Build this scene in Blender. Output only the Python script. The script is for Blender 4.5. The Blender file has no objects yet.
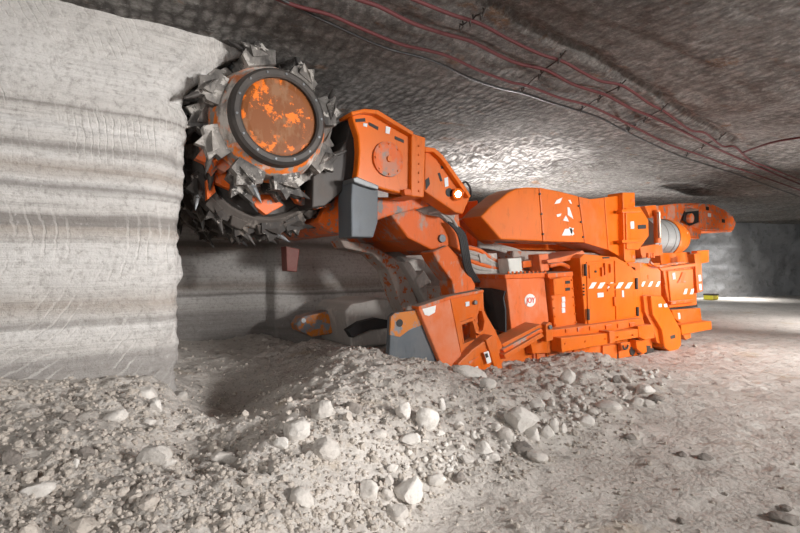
import bpy, bmesh, math, random
import numpy as np
from mathutils import Vector, Matrix, noise as mnoise

random.seed(7); rng = np.random.RandomState(5)
scene = bpy.context.scene
COL = scene.collection
PI = math.pi
CAMZ = 1.5
F = 480.0
CEIL = 3.6

# ------------------------------------------------------------------ projection helpers (photo pixel + depth -> world)
def ray(px, py):
    u = (px-400)/F; w = (py-266.5)/F
    return Vector((.549+.836*u, .836-.549*u, -w))
def at(px, py, Y):
    d = ray(px, py); s = Y/d.y
    return Vector((d.x*s, Y, CAMZ+d.z*s))
def atz(px, py, z):
    d = ray(px, py); s = (z-CAMZ)/d.z
    return Vector((d.x*s, d.y*s, z))

# ------------------------------------------------------------------ noise in numpy
def _hash(ix, iy, seed):
    n = (ix*374761393 + iy*668265263 + seed*982451653) & 0x7fffffff
    n = ((n ^ (n >> 13))*1274126177) & 0x7fffffff
    n = n ^ (n >> 16)
    return (n & 0xffff)/65535.0
def vnoise(x, y, seed=0):
    ix = np.floor(x).astype(np.int64); iy = np.floor(y).astype(np.int64)
    fx = x-ix; fy = y-iy
    fx = fx*fx*(3-2*fx); fy = fy*fy*(3-2*fy)
    a = _hash(ix, iy, seed); b = _hash(ix+1, iy, seed); c = _hash(ix, iy+1, seed); d = _hash(ix+1, iy+1, seed)
    return (a*(1-fx)+b*fx)*(1-fy)+(c*(1-fx)+d*fx)*fy*1.0 - .5
def fbm(x, y, oct=4, seed=0, gain=.5):
    r = 0; a = 1
    for k in range(oct):
        r = r + a*vnoise(x*2**k+17.3*k, y*2**k-9.1*k, seed+k); a *= gain
    return r
def worley(x, y, seed=0):
    ix = np.floor(x).astype(np.int64); iy = np.floor(y).astype(np.int64)
    best = np.full(x.shape, 9.0)
    for dx in (-1, 0, 1):
        for dy in (-1, 0, 1):
            cx = ix+dx; cy = iy+dy
            px = cx+_hash(cx, cy, seed); py = cy+_hash(cx, cy, seed+11)
            best = np.minimum(best, (x-px)**2+(y-py)**2)
    return np.sqrt(best)

# ------------------------------------------------------------------ materials
def newmat(name):
    m = bpy.data.materials.new(name); m.use_nodes = True
    nt = m.node_tree; b = nt.nodes['Principled BSDF']
    return m, nt, b
class NB:
    def __init__(s, nt): s.nt = nt
    def n(s, t, **kw):
        o = s.nt.nodes.new(t)
        for k, v in kw.items():
            if k in o.inputs.keys() if isinstance(k, str) else False: o.inputs[k].default_value = v
            else: setattr(o, k, v)
        return o
    def link(s, a, b): s.nt.links.new(a, b)
    def pos(s): return s.n('ShaderNodeNewGeometry').outputs['Position']
    def mapping(s, vec, scale=(1, 1, 1), loc=(0, 0, 0), rot=(0, 0, 0)):
        m = s.n('ShaderNodeMapping'); s.link(vec, m.inputs['Vector'])
        m.inputs['Scale'].default_value = scale; m.inputs['Location'].default_value = loc; m.inputs['Rotation'].default_value = rot
        return m.outputs[0]
    def noise(s, vec, scale, detail=5, rough=.55, dist=0):
        o = s.n('ShaderNodeTexNoise'); s.link(vec, o.inputs['Vector'])
        o.inputs['Scale'].default_value = scale; o.inputs['Detail'].default_value = detail
        o.inputs['Roughness'].default_value = rough; o.inputs['Distortion'].default_value = dist
        return o.outputs['Fac']
    def ramp(s, fac, stops):
        r = s.n('ShaderNodeValToRGB'); s.link(fac, r.inputs[0])
        e = r.color_ramp.elements
        stops = sorted(stops, key=lambda q: q[0])
        while len(e) < len(stops): e.new(.5)
        for i, (p, c) in enumerate(stops):
            e[i].position = p
            e[i].color = (c, c, c, 1) if not isinstance(c, (tuple, list)) else (*c, 1)
        return r.outputs['Color']
    def mix(s, fac, a, b, mode='MIX'):
        m = s.n('ShaderNodeMix', data_type='RGBA', blend_type=mode)
        for sock, v in ((m.inputs[0], fac), (m.inputs[6], a), (m.inputs[7], b)):
            if isinstance(v, (int, float)): sock.default_value = v if sock is m.inputs[0] else (v, v, v, 1)
            elif isinstance(v, tuple): sock.default_value = (*v, 1)
            else: s.link(v, sock)
        return m.outputs[2]
    def math(s, op, a, b=0.0):
        m = s.n('ShaderNodeMath', operation=op)
        for i, v in enumerate((a, b)):
            if isinstance(v, (int, float)): m.inputs[i].default_value = v
            else: s.link(v, m.inputs[i])
        return m.outputs[0]
    def bump(s, h, strength=.5, dist=.02, normal=None):
        b = s.n('ShaderNodeBump'); s.link(h, b.inputs['Height'])
        b.inputs['Strength'].default_value = strength; b.inputs['Distance'].default_value = dist
        if normal is not None: s.link(normal, b.inputs['Normal'])
        return b.outputs[0]

def paint(name, base, dustcol=(.40, .33, .28), dust=.5, top=.75, rough=.45, chips=.0, chipcol=(.12, .11, .10), metal=0):
    m, nt, b = newmat(name); N = NB(nt); P = N.pos()
    c1 = N.noise(P, 2.3, 6, .62)
    c2 = N.noise(N.mapping(P, (1, 1, .35)), 9, 6, .65)
    if dust >= .4 and metal == 0:
        c3 = N.math('ADD', N.math('MULTIPLY', c1, .6), N.math('MULTIPLY', c2, .4))
        d = N.math('MULTIPLY', N.ramp(c3, [(.52, 0), (.585, 1)]), min(1, dust*1.15))
        d = N.math('ADD', d, N.math('MULTIPLY', N.ramp(c2, [(.5, 0), (.8, 1)]), dust*.3))
    else:
        d = N.math('MULTIPLY', N.ramp(c1, [(.42, 0), (.72, 1)]), dust)
        d = N.math('ADD', d, N.math('MULTIPLY', N.ramp(c2, [(.5, 0), (.8, 1)]), dust*.7))
    geo = N.n('ShaderNodeNewGeometry'); sx = N.n('ShaderNodeSeparateXYZ'); N.link(geo.outputs['Normal'], sx.inputs[0])
    up = N.ramp(sx.outputs[2], [(.45, 0), (.9, 1)])
    d = N.math('MAXIMUM', d, N.math('MULTIPLY', up, N.math('ADD', N.math('MULTIPLY', c2, 1.0), top-.5)))
    d = N.math('MINIMUM', d, 1.0)
    var = N.mix(N.ramp(N.noise(P, 1.1, 3), [(.3, 0), (.7, 1)]), base, tuple(x*.82 for x in base))
    if chips > 0:
        cf = N.ramp(N.noise(P, 7, 8, .7), [(.62-chips*.35, 0), (.66-chips*.35, 1)])
        var = N.mix(cf, var, chipcol)
    grime = N.math('MULTIPLY', N.ramp(N.noise(N.mapping(P, (1, 1, .3)), 13, 6, .7), [(.56, 0), (.70, 1)]), .38)
    var = N.mix(grime, var, tuple(x*.28 for x in base))
    col = N.mix(d, var, dustcol); b.inputs['Specular IOR Level'].default_value = .28
    N.link(col, b.inputs['Base Color'])
    rr = N.math('ADD', N.math('MULTIPLY', d, .4), rough)
    N.link(rr, b.inputs['Roughness'])
    b.inputs['Metallic'].default_value = metal
    N.link(N.bump(c2, .15, .006), b.inputs['Normal'])
    return m
def plain(name, col, rough=.5, metal=0, emit=0):
    m, nt, b = newmat(name); N = NB(nt); P = N.pos()
    c = N.mix(N.noise(P, 14, 4), tuple(x*.82 for x in col), tuple(min(1, x*1.15) for x in col))
    N.link(c, b.inputs['Base Color']); b.inputs['Roughness'].default_value = rough; b.inputs['Metallic'].default_value = metal
    if emit:
        b.inputs['Emission Color'].default_value = (*col, 1); b.inputs['Emission Strength'].default_value = emit
    return m
ORANGE = (.76, .142, .005)
M = {}
M['orange'] = paint('orange_paint', ORANGE, dustcol=(.50, .27, .15), dust=.26, top=.5, rough=.38)
M['clean'] = paint('orange_paint_clean', (.80, .158, .006), dustcol=(.62, .27, .10), dust=.13, top=.35, rough=.36)
M['faded'] = paint('orange_paint_faded', (.78, .17, .04), dustcol=(.68, .42, .32), dust=.32, top=.5, rough=.5)
M['dusty'] = paint('orange_paint_dusty', (.78, .14, .014), dust=.7, top=1.0, rough=.5)
M['scuffed'] = paint('orange_paint_scuffed', (.80, .14, .015), dust=.45, top=.8, chips=.25, chipcol=(.22, .20, .19))
M['rustcap'] = paint('rusty_orange', (.22, .07, .018), dustcol=(.26, .14, .08), dust=.7, top=.5, chips=.22, chipcol=(.80, .17, .012), rough=.55)
M['steel'] = paint('worn_steel', (.17, .18, .19), dustcol=(.30, .28, .26), dust=.4, top=.8, rough=.42, metal=.5)
M['wear'] = paint('scuffed_wear_plate', (.115, .13, .145), dustcol=(.20, .20, .20), dust=.55, top=.7, rough=.5, metal=.2)
M['wearorange'] = paint('wear_plate_part_painted', (.62, .20, .03), dustcol=(.22, .24, .26), dust=.8, top=.7, chips=.3, chipcol=(.2, .22, .24))
M['dark'] = paint('dark_steel', (.055, .05, .047), dustcol=(.18, .15, .13), dust=.35, top=.6, rough=.5, metal=.3)
M['drumskin'] = paint('salt_caked_steel', (.30, .26, .23), dustcol=(.60, .55, .50), dust=.8, top=.9, chips=.40, chipcol=(.72, .17, .02), rough=.7)
M['holder'] = paint('salt_caked_holder', (.05, .045, .042), dustcol=(.42, .385, .35), dust=.8, top=.9, rough=.6, metal=.1, chips=.24, chipcol=(.44, .41, .375))
M['holderdark'] = paint('dirty_holder', (.045, .038, .034), dustcol=(.17, .145, .125), dust=.8, top=.9, rough=.65, chips=.15, chipcol=(.30, .27, .24))
M['darkred'] = paint('dark_red_paint', (.16, .018, .008), dust=.2, top=.6)
M['ringgrey'] = paint('dusty_ring', (.07, .058, .05), dustcol=(.19, .165, .145), dust=.8, top=1, rough=.7)
M['dustgrey'] = paint('salt_dust', (.42, .39, .36), dustcol=(.55, .51, .47), dust=.7, top=1, rough=.9)
M['dustorange'] = paint('dust_over_orange', (.40, .34, .30), dustcol=(.48, .43, .38), dust=.5, top=1, rough=.85, chips=.22, chipcol=(.50, .12, .03))
M['rubber'] = plain('black_rubber', (.028, .027, .027), .6)
M['black'] = plain('black_paint', (.012, .012, .012), .6)
M['white'] = plain('white_reflective', (.82, .82, .80), .35)
M['whitebox'] = paint('white_box_paint', (.72, .72, .67), dust=.35, top=.7)
M['sticker'] = plain('white_sticker', (.68, .73, .76), .4)
M['redtext'] = plain('red_lettering', (.80, .07, .015), .5)
M['silver'] = paint('silencer_mesh', (.36, .36, .35), dustcol=(.30, .28, .26), dust=.4, top=.6, rough=.55, metal=.3)
M['chrome'] = plain('piston_chrome', (.62, .45, .36), .3, .7)
M['cablered'] = plain('red_cable_sheath', (.085, .013, .014), .75)
M['cableblack'] = plain('black_cable_sheath', (.02, .019, .019), .45)
M['wire'] = plain('hanger_wire', (.05, .04, .035), .5, .5)
M['yellow'] = plain('yellow_plastic', (.62, .52, .03), .5)
M['lens'] = plain('lit_lamp_lens', (1, .95, .82), .2, 0, 14)

def salt_mat(name, light=(.60, .545, .49), mid=(.46, .41, .365), dark=(.20, .175, .155), scale=1.0, bump=.6, stain=None, floor=False):
    m, nt, b = newmat(name); N = NB(nt); P = N.pos()
    n1 = N.noise(P, 1.2*scale, 7, .6); n2 = N.noise(P, 7*scale, 7, .68); n3 = N.noise(P, 45*scale, 5, .7)
    c = N.mix(N.ramp(n1, [(.3, 0), (.68, 1)]), mid, light)
    c = N.mix(N.math('MULTIPLY', N.ramp(n2, [(.535, 0), (.68, 1)]), .75), c, dark)
    c = N.mix(N.ramp(n3, [(.28, .55), (.45, 0)]), c, dark)
    c = N.mix(N.ramp(n3, [(.62, 0), (.8, .6)]), c, tuple(min(1, x*1.35) for x in light))
    if stain:
        c = N.mix(N.math('MULTIPLY', N.ramp(N.noise(P, .9, 6, .7), [(.60, 0), (.70, 1)]), .5), c, stain)
    N.link(c, b.inputs['Base Color']); b.inputs['Roughness'].default_value = .85
    vor = N.n('ShaderNodeTexVoronoi', feature='F1'); N.link(P, vor.inputs['Vector']); vor.inputs['Scale'].default_value = 26*scale
    h = N.math('ADD', N.math('MULTIPLY', n2, 1.2), N.math('ADD', N.math('MULTIPLY', n3, .55), N.math('MULTIPLY', vor.outputs['Distance'], -.35)))
    N.link(N.bump(h, bump, .035), b.inputs['Normal'])
    return m
M['muck'] = salt_mat('loose_salt', light=(.60, .555, .51), mid=(.47, .43, .39), dark=(.19, .165, .14), bump=.65, stain=(.40, .27, .13))
M['gravel'] = salt_mat('salt_gravel', light=(.56, .50, .44), mid=(.42, .37, .32), bump=.5, scale=1.6)
M['rockpale'] = salt_mat('pale_salt_lump', light=(.70, .665, .62), mid=(.60, .56, .515), dark=(.38, .34, .30), bump=.35, scale=1.3)
M['rockmid'] = salt_mat('grey_salt_lump', light=(.60, .56, .515), mid=(.48, .44, .40), dark=(.26, .23, .2), bump=.45, scale=1.4)
M['rockdark'] = salt_mat('dark_salt_lump', light=(.34, .30, .265), mid=(.20, .175, .155), dark=(.06, .055, .05), bump=.6, scale=1.5)

def strata_mat(name, bright=1.0, arcs=True):
    m, nt, b = newmat(name); N = NB(nt); P = N.pos()
    k = bright
    warp = N.noise(N.mapping(P, (.35, .35, .6)), 1.3, 4)
    wv = N.n('ShaderNodeCombineXYZ'); N.link(N.math('MULTIPLY', N.math('SUBTRACT', warp, .5), .14), wv.inputs[2])
    va = N.n('ShaderNodeVectorMath', operation='ADD'); N.link(P, va.inputs[0]); N.link(wv.outputs[0], va.inputs[1])
    V = va.outputs[0]
    band = N.noise(N.mapping(V, (.12, .12, 2.4)), 1.5, 6, .6)
    thin = N.noise(N.mapping(V, (.18, .18, 7.0), (3, 1, 2)), 1.6, 5, .6)
    fine = N.noise(P, 22, 6, .7)
    sz = N.n('ShaderNodeSeparateXYZ'); N.link(V, sz.inputs[0])
    zz = N.math('ADD', N.math('DIVIDE', N.math('ADD', sz.outputs[2], N.math('MULTIPLY', N.math('SUBTRACT', thin, .5), .10)), 4.0), 0.0)
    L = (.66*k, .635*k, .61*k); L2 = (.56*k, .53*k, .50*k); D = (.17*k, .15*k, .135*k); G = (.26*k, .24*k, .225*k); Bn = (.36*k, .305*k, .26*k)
    lay = N.ramp(zz, [(z/4, q) for z, q in [(.55, G), (.74, G), (.82, L2), (1.0, L), (1.04, G), (1.09, L2), (1.18, Bn), (1.30, L2), (1.40, L), (1.70, L), (1.80, Bn), (1.83, D), (1.90, D), (1.95, L2), (2.07, L), (2.13, G), (2.18, L), (2.28, Bn), (2.36, L), (2.45, D), (2.50, L2), (2.62, L), (2.73, L2), (2.765, D), (2.79, L2), (3.0, L), (3.5, L2)]])
    c = N.mix(N.ramp(band, [(.34, .45), (.62, .0)]), lay, L2)
    c = N.mix(N.math('MULTIPLY', N.ramp(thin, [(.58, 0), (.70, 1)]), .45), c, D)
    lines = N.noise(N.mapping(V, (.5, .5, 26.0), (7, 2, 5)), 1.6, 4, .7)
    c = N.mix(N.math('MULTIPLY', N.ramp(lines, [(.52, 0), (.72, 1)]), .35), c, D)
    c = N.mix(N.ramp(N.noise(N.mapping(P, (3, 3, 5)), 2.2, 7, .75), [(.55, 0), (.75, .5)]), c, G)
    c = N.mix(N.ramp(fine, [(.3, .6), (.5, 0)]), c, (.22*k, .195*k, .175*k))
    c = N.mix(N.ramp(fine, [(.58, 0), (.75, .5)]), c, (.70*k, .675*k, .645*k))
    hs = N.math('ADD', N.math('MULTIPLY', band, .8), N.math('ADD', N.math('MULTIPLY', fine, .5), N.math('MULTIPLY', lines, -.5)))
    if arcs:
        tot = None
        for ctr, sc, thr, seed in (((-2.2, 4.6, 2.35), 6.2, .50, 4.0), ((-.95, 4.6, 1.75), 3.9, .52, 9.0)):
            mp = N.mapping(P, (1, .2, 1), (-ctr[0], -ctr[1]*.2, -ctr[2]))
            w = N.n('ShaderNodeTexWave', wave_type='RINGS', rings_direction='SPHERICAL', wave_profile='SIN')
            N.link(mp, w.inputs['Vector']); w.inputs['Scale'].default_value = sc; w.inputs['Distortion'].default_value = 4.5
            w.inputs['Detail'].default_value = 4; w.inputs['Detail Scale'].default_value = .9; w.inputs['Detail Roughness'].default_value = .6
            mk = N.ramp(N.noise(N.mapping(P, (.9, 1, .9), (seed, seed, seed)), 2.4, 3), [(thr-.05, 0), (thr+.07, 1)])
            g = N.math('MULTIPLY', N.ramp(w.outputs['Fac'], [(.80, 0), (.97, 1)]), mk)
            zs_ = N.n('ShaderNodeSeparateXYZ'); N.link(P, zs_.inputs[0])
            g = N.math('MULTIPLY', g, N.ramp(N.math('DIVIDE', zs_.outputs[2], 4.0), [(.56, 0), (.64, 1)] if seed == 4.0 else [(.44, 1), (.52, 0)]))
            tot = g if tot is None else N.math('MAXIMUM', tot, g)
        c = N.mix(N.math('MULTIPLY', tot, .36), c, (.74*k, .70*k, .66*k))
        hs = N.math('ADD', hs, N.math('MULTIPLY', tot, -.25))
    N.link(c, b.inputs['Base Color']); b.inputs['Roughness'].default_value = .85
    hs = N.math('ADD', hs, N.math('MULTIPLY', N.noise(P, 70, 4, .7), .45))
    N.link(N.bump(hs, .85, .03), b.inputs['Normal'])
    return m
M['strata'] = strata_mat('salt_strata')
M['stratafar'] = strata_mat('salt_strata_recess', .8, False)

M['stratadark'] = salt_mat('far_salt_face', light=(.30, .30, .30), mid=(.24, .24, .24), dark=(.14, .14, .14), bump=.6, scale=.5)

def ceil_mat():
    m, nt, b = newmat('cut_salt_roof'); N = NB(nt); P = N.pos()
    n1 = N.noise(P, .55, 6, .6); n2 = N.noise(P, 5, 7, .7); n3 = N.noise(P, 30, 5, .7)
    c = N.mix(N.ramp(n1, [(.35, 0), (.68, 1)]), (.20, .184, .168), (.345, .323, .30))
    c = N.mix(N.math('MULTIPLY', N.ramp(n2, [(.54, 0), (.72, 1)]), .7), c, (.085, .073, .064))
    c = N.mix(N.ramp(n3, [(.3, .6), (.45, 0)]), c, (.08, .07, .06))
    c = N.mix(N.ramp(n3, [(.56, 0), (.75, .6)]), c, (.50, .47, .44))
    st = N.ramp(N.noise(N.mapping(P, (1, 1.6, 1)), 1.55, 6, .68), [(.60, 0), (.68, 1)])
    c = N.mix(N.math('MULTIPLY', st, .85), c, (.27, .12, .04))
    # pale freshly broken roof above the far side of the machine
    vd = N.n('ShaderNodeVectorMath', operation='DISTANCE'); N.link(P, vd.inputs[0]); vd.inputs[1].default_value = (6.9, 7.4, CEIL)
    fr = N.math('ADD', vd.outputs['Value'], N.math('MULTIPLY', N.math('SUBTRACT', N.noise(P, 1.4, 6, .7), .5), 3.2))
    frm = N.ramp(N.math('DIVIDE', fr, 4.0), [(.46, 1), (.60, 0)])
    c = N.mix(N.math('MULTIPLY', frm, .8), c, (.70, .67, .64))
    N.link(c, b.inputs['Base Color']); b.inputs['Roughness'].default_value = .9
    # rows of pick marks
    w1 = N.n('ShaderNodeTexWave', wave_type='BANDS', bands_direction='X'); N.link(P, w1.inputs['Vector']); w1.inputs['Scale'].default_value = 3.2
    w1.inputs['Distortion'].default_value = 2.5; w1.inputs['Detail'].default_value = 3; w1.inputs['Detail Scale'].default_value = 1.5
    w2 = N.n('ShaderNodeTexWave', wave_type='BANDS', bands_direction='Y'); N.link(P, w2.inputs['Vector']); w2.inputs['Scale'].default_value = 2.1
    w2.inputs['Distortion'].default_value = 2.0; w2.inputs['Detail'].default_value = 3; w2.inputs['Detail Scale'].default_value = 2
    mk = N.ramp(N.noise(P, .5, 3), [(.35, .45), (.6, 1)])
    vo = N.n('ShaderNodeTexVoronoi', feature='F1'); N.link(N.mapping(P, (9.5, 5.5, .01), (0, 0, 0), (0, 0, .12)), vo.inputs['Vector']); vo.inputs['Scale'].default_value = 1.0; vo.inputs['Randomness'].default_value = .55
    h = N.math('MULTIPLY', N.math('ADD', N.math('MULTIPLY', w1.outputs['Fac'], .35), N.math('MULTIPLY', vo.outputs['Distance'], 3.0)), mk)
    c2 = N.mix(N.math('MULTIPLY', N.ramp(vo.outputs['Distance'], [(.30, 0), (.58, .85)]), mk), c, (.07, .06, .053)); grit = N.noise(P, 14, 8, .8)
    c2 = N.mix(N.ramp(grit, [(.36, .75), (.50, 0)]), c2, (.065, .056, .05)); c2 = N.mix(N.ramp(grit, [(.53, 0), (.68, .6)]), c2, (.55, .52, .49)); N.link(c2, b.inputs['Base Color'])
    h = N.math('ADD', h, N.math('MULTIPLY', n2, 2.4)); h = N.math('ADD', h, N.math('MULTIPLY', n3, 1.5)); h = N.math('ADD', h, N.math('MULTIPLY', grit, 2.0))
    N.link(N.bump(h, .9, .035), b.inputs['Normal'])
    return m
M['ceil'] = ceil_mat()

# ------------------------------------------------------------------ object helpers
WLOC = {}
def link_mesh(name, bm, mat, parent=None, smooth=False, origin=None, bevel=0, label=None):
    me = bpy.data.meshes.new(name)
    bmesh.ops.recalc_face_normals(bm, faces=bm.faces[:])
    co = [v.co for v in bm.verts]
    if origin is None:
        lo = Vector([min(c[i] for c in co) for i in range(3)]); hi = Vector([max(c[i] for c in co) for i in range(3)])
        origin = Vector(((lo.x+hi.x)/2, (lo.y+hi.y)/2, lo.z))
    bmesh.ops.translate(bm, verts=bm.verts[:], vec=-origin)
    bm.to_mesh(me); bm.free()
    if smooth:
        for p in me.polygons: p.use_smooth = True
    o = bpy.data.objects.new(name, me); COL.objects.link(o)
    mats = mat if isinstance(mat, list) else [mat]
    for mm in mats: me.materials.append(mm)
    if parent is not None:
        o.parent = parent; o.location = origin-WLOC[parent]
    else: o.location = origin
    WLOC[o] = origin.copy()
    if bevel:
        bv = o.modifiers.new('bevel', 'BEVEL'); bv.width = bevel; bv.segments = 2; bv.limit_method = 'ANGLE'; bv.angle_limit = math.radians(35)
    if label: o['label'] = label
    return o
def tag(o, label, cat, group=None, kind=None):
    o['label'] = label; o['category'] = cat
    if group: o['group'] = group
    if kind: o['kind'] = kind
    return o
def empty(name, loc):
    o = bpy.data.objects.new(name, None); COL.objects.link(o); o.location = loc; o.empty_display_size = .2
    WLOC[o] = Vector(loc); return o
def add_prism3(bm, front, back):
    a = [bm.verts.new(p) for p in front]; b = [bm.verts.new(p) for p in back]; n = len(a)
    fs = [bm.faces.new(a), bm.faces.new(b[::-1])]
    for i in range(n): fs.append(bm.faces.new((a[i], b[i], b[(i+1) % n], a[(i+1) % n])))
    return fs
def pts3(pts, Y):
    return [at(p[0], p[1], Y+(p[2] if len(p) > 2 else 0)) for p in pts]
def add_px(bm, pts, Y, depth):
    f = pts3(pts, Y); return add_prism3(bm, f, [Vector((p.x, Y+depth if depth > 0 else p.y+depth, p.z)) for p in f])
def prism(name, pts, Y, depth, mat, parent, bevel=.012, label=None):
    bm = bmesh.new(); add_px(bm, pts, Y, depth)
    return link_mesh(name, bm, mat, parent, bevel=bevel, label=label)
def decal(name, pts, Y, mat, parent, label=None, t=.006):
    return prism(name, pts, Y-t, t+.002, mat, parent, 0, label)
def rect(x0, y0, x1, y1, sk=0): return [(x0, y0), (x1, y0+sk), (x1, y1+sk), (x0, y1)]
def add_box(bm, lo, hi):
    x0, y0, z0 = lo; x1, y1, z1 = hi
    add_prism3(bm, [(x0, y0, z0), (x1, y0, z0), (x1, y0, z1), (x0, y0, z1)], [(x0, y1, z0), (x1, y1, z0), (x1, y1, z1), (x0, y1, z1)])
def box(name, lo, hi, mat, parent, bevel=.015, label=None):
    bm = bmesh.new(); add_box(bm, lo, hi); return link_mesh(name, bm, mat, parent, bevel=bevel, label=label)
def frame_axes(ax):
    ax = Vector(ax).normalized(); t = Vector((0, 0, 1)) if abs(ax.z) < .9 else Vector((1, 0, 0))
    u = ax.cross(t).normalized(); v = ax.cross(u).normalized(); return ax, u, v
def add_lathe(bm, c, axis, prof, seg=32):
    ax, u, v = frame_axes(axis); c = Vector(c); rings = []
    for r, h in prof:
        if r < 1e-6: rings.append([bm.verts.new(c+ax*h)])
        else: rings.append([bm.verts.new(c+ax*h+(u*math.cos(2*PI*k/seg)+v*math.sin(2*PI*k/seg))*r) for k in range(seg)])
    for a, b in zip(rings, rings[1:]):
        for k in range(seg):
            k2 = (k+1) % seg
            if len(a) == 1 and len(b) == 1: continue
            if len(a) == 1: bm.faces.new((a[0], b[k], b[k2]))
            elif len(b) == 1: bm.faces.new((a[k], b[0], a[k2]))
            else: bm.faces.new((a[k], b[k], b[k2], a[k2]))
def cyl(name, p0, p1, r, mat, parent, seg=20, bevel=.006, label=None, r2=None):
    p0 = Vector(p0); p1 = Vector(p1); L = (p1-p0).length; r2 = r if r2 is None else r2
    bm = bmesh.new(); add_lathe(bm, p0, p1-p0, [(0, 0), (r, 0), (r2, L), (0, L)], seg)
    o = link_mesh(name, bm, mat, parent, bevel=bevel, label=label)
    return o
def add_tube(bm, pts, r, seg=8, taper=None):
    pts = [Vector(p) for p in pts]; rings = []
    prev_u = None
    for i, p in enumerate(pts):
        d = (pts[min(i+1, len(pts)-1)]-pts[max(i-1, 0)]).normalized()
        if prev_u is None: _, u, v = frame_axes(d)
        else:
            u = (prev_u-d*prev_u.dot(d)).normalized()
        v = d.cross(u); prev_u = u
        rr = r if taper is None else r*taper[i]
        rings.append([bm.verts.new(p+(u*math.cos(2*PI*k/seg)+v*math.sin(2*PI*k/seg))*rr) for k in range(seg)])
    for a, b in zip(rings, rings[1:]):
        for k in range(seg): bm.faces.new((a[k], b[k], b[(k+1) % seg], a[(k+1) % seg]))
    bm.faces.new(rings[0][::-1]); bm.faces.new(rings[-1])
def spline(pts, n=8):
    pts = [Vector(p) for p in pts]; out = []
    for i in range(len(pts)-1):
        p0 = pts[max(i-1, 0)]; p1 = pts[i]; p2 = pts[i+1]; p3 = pts[min(i+2, len(pts)-1)]
        for k in range(n):
            t = k/n
            out.append(.5*((2*p1)+(p2-p0)*t+(2*p0-5*p1+4*p2-p3)*t*t+(3*p1-p0-3*p2+p3)*t**3))
    out.append(pts[-1]); return out
def tube(name, pts, r, mat, parent=None, seg=8, n=6, label=None):
    bm = bmesh.new(); add_tube(bm, spline(pts, n), r, seg)
    return link_mesh(name, bm, mat, parent, smooth=True, label=label)
def grid_mesh(name, X, Y, Z, mat, smooth=True, kind='structure'):
    ny, nx = X.shape
    co = np.stack([X, Y, Z], -1).reshape(-1, 3).astype(np.float32)
    idx = np.arange(nx*ny).reshape(ny, nx)
    f = np.stack([idx[:-1, :-1], idx[:-1, 1:], idx[1:, 1:], idx[1:, :-1]], -1).reshape(-1, 4)
    me = bpy.data.meshes.new(name)
    me.vertices.add(len(co)); me.vertices.foreach_set('co', co.ravel())
    me.loops.add(f.size); me.loops.foreach_set('vertex_index', f.ravel().astype(np.int32))
    me.polygons.add(len(f)); me.polygons.foreach_set('loop_start', (np.arange(len(f))*4).astype(np.int32))
    me.polygons.foreach_set('loop_total', np.full(len(f), 4, np.int32))
    me.update(calc_edges=True); me.validate()
    if smooth: me.polygons.foreach_set('use_smooth', np.ones(len(f), bool))
    me.materials.append(mat)
    o = bpy.data.objects.new(name, me); COL.objects.link(o); WLOC[o] = Vector((0, 0, 0))
    if kind: o['kind'] = kind
    return o

# ================================================================== TERRAIN (floor with the heaped salt)
CP = []
def cz(px, py, z): p = atz(px, py, z); CP.append((p.x, p.y, z))
def cy(px, py, Y): p = at(px, py, Y); CP.append((p.x, p.y, p.z))
for a in [(800, 533, 0), (800, 400, 0), (700, 450, 0), (600, 533, 0), (500, 533, 0), (420, 533, .03), (480, 495, .02), (560, 458, .02),
          (640, 420, .02), (700, 382, .02), (760, 340, 0), (722, 345, .03), (800, 310, 0), (700, 500, 0), (800, 460, 0), (740, 310, 0), (720, 322, 0),
          (440, 500, .05), (520, 468, .07), (600, 430, .08), (660, 402, .07), (690, 372, .06), (640, 382, .14), (690, 352, .03),
          (350, 420, .45), (350, 470, .27), (385, 505, .12), (420, 440, .26), (500, 420, .22), (580, 400, .16), (470, 400, .33), (540, 390, .24), (400, 400, .42), (610, 380, .2),
          (0, 440, .50), (0, 500, .42), (0, 533, .38), (80, 440, .50), (80, 500, .42), (100, 533, .38), (160, 460, .43), (165, 500, .38), (178, 432, .38), (150, 410, .52), (60, 405, .57),
          (200, 430, .10), (230, 425, .03), (235, 395, .05), (205, 385, .12), (180, 400, .30), (222, 410, .02), (262, 408, .20), (245, 425, .12), (190, 420, .22),
          (220, 460, .34), (255, 440, .40), (290, 402, .50), (200, 480, .36), (300, 470, .38), (250, 500, .34), (250, 533, .3), (330, 533, .15), (280, 385, .38), (270, 440, .44)]: cz(*a)
for a in [(350, 345, 4.5), (390, 361, 4.15), (440, 364, 4.08), (480, 371, 4.05), (530, 364, 4.05), (590, 356, 4.1), (630, 361, 4.15), (655, 362, 4.2),
          (0, 384, 4.5), (80, 381, 4.5), (150, 376, 4.5), (166, 388, 4.45), (190, 352, 7.4), (222, 347, 7.6), (262, 347, 7.4), (285, 345, 6.9),
          (310, 358, 5.5), (300, 345, 6.5), (335, 347, 6.2), (330, 360, 4.7), (370, 350, 4.7), (345, 345, 7.2), (310, 350, 7.4), (400, 330, 7.4)]: cy(*a)
for p in [(3.2, 5.4, .38), (3.8, 5.6, .2), (3, 7, .4), (5, 4.8, .12), (5, 6, 0), (7, 5, .02), (7, 7, 0), (9, 5, 0), (10, 6.5, 0), (12, 4, 0), (15, 6, 0), (-2, 4.5, .64), (-5, 4.5, .6), (-3, 3, .45),
          (-3, 1, .3), (0, .8, .2), (-1, 1.5, .3), (2, .5, 0), (1.5, 1, .04), (4, .5, 0), (7, 1, 0), (12, 1, 0), (.8, 5.6, .3), (.8, 7, .4), (.5, 8, .4), (2.5, 8, .35), (5, 8.2, .05), (9, 8.2, 0), (14, 9, 0)]: CP.append(p)
cp = np.array(CP)
d = np.sqrt(((cp[:, None, :2]-cp[None, :, :2])**2).sum(-1))
A = d.copy(); A[np.diag_indices(len(cp))] -= .02
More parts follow.
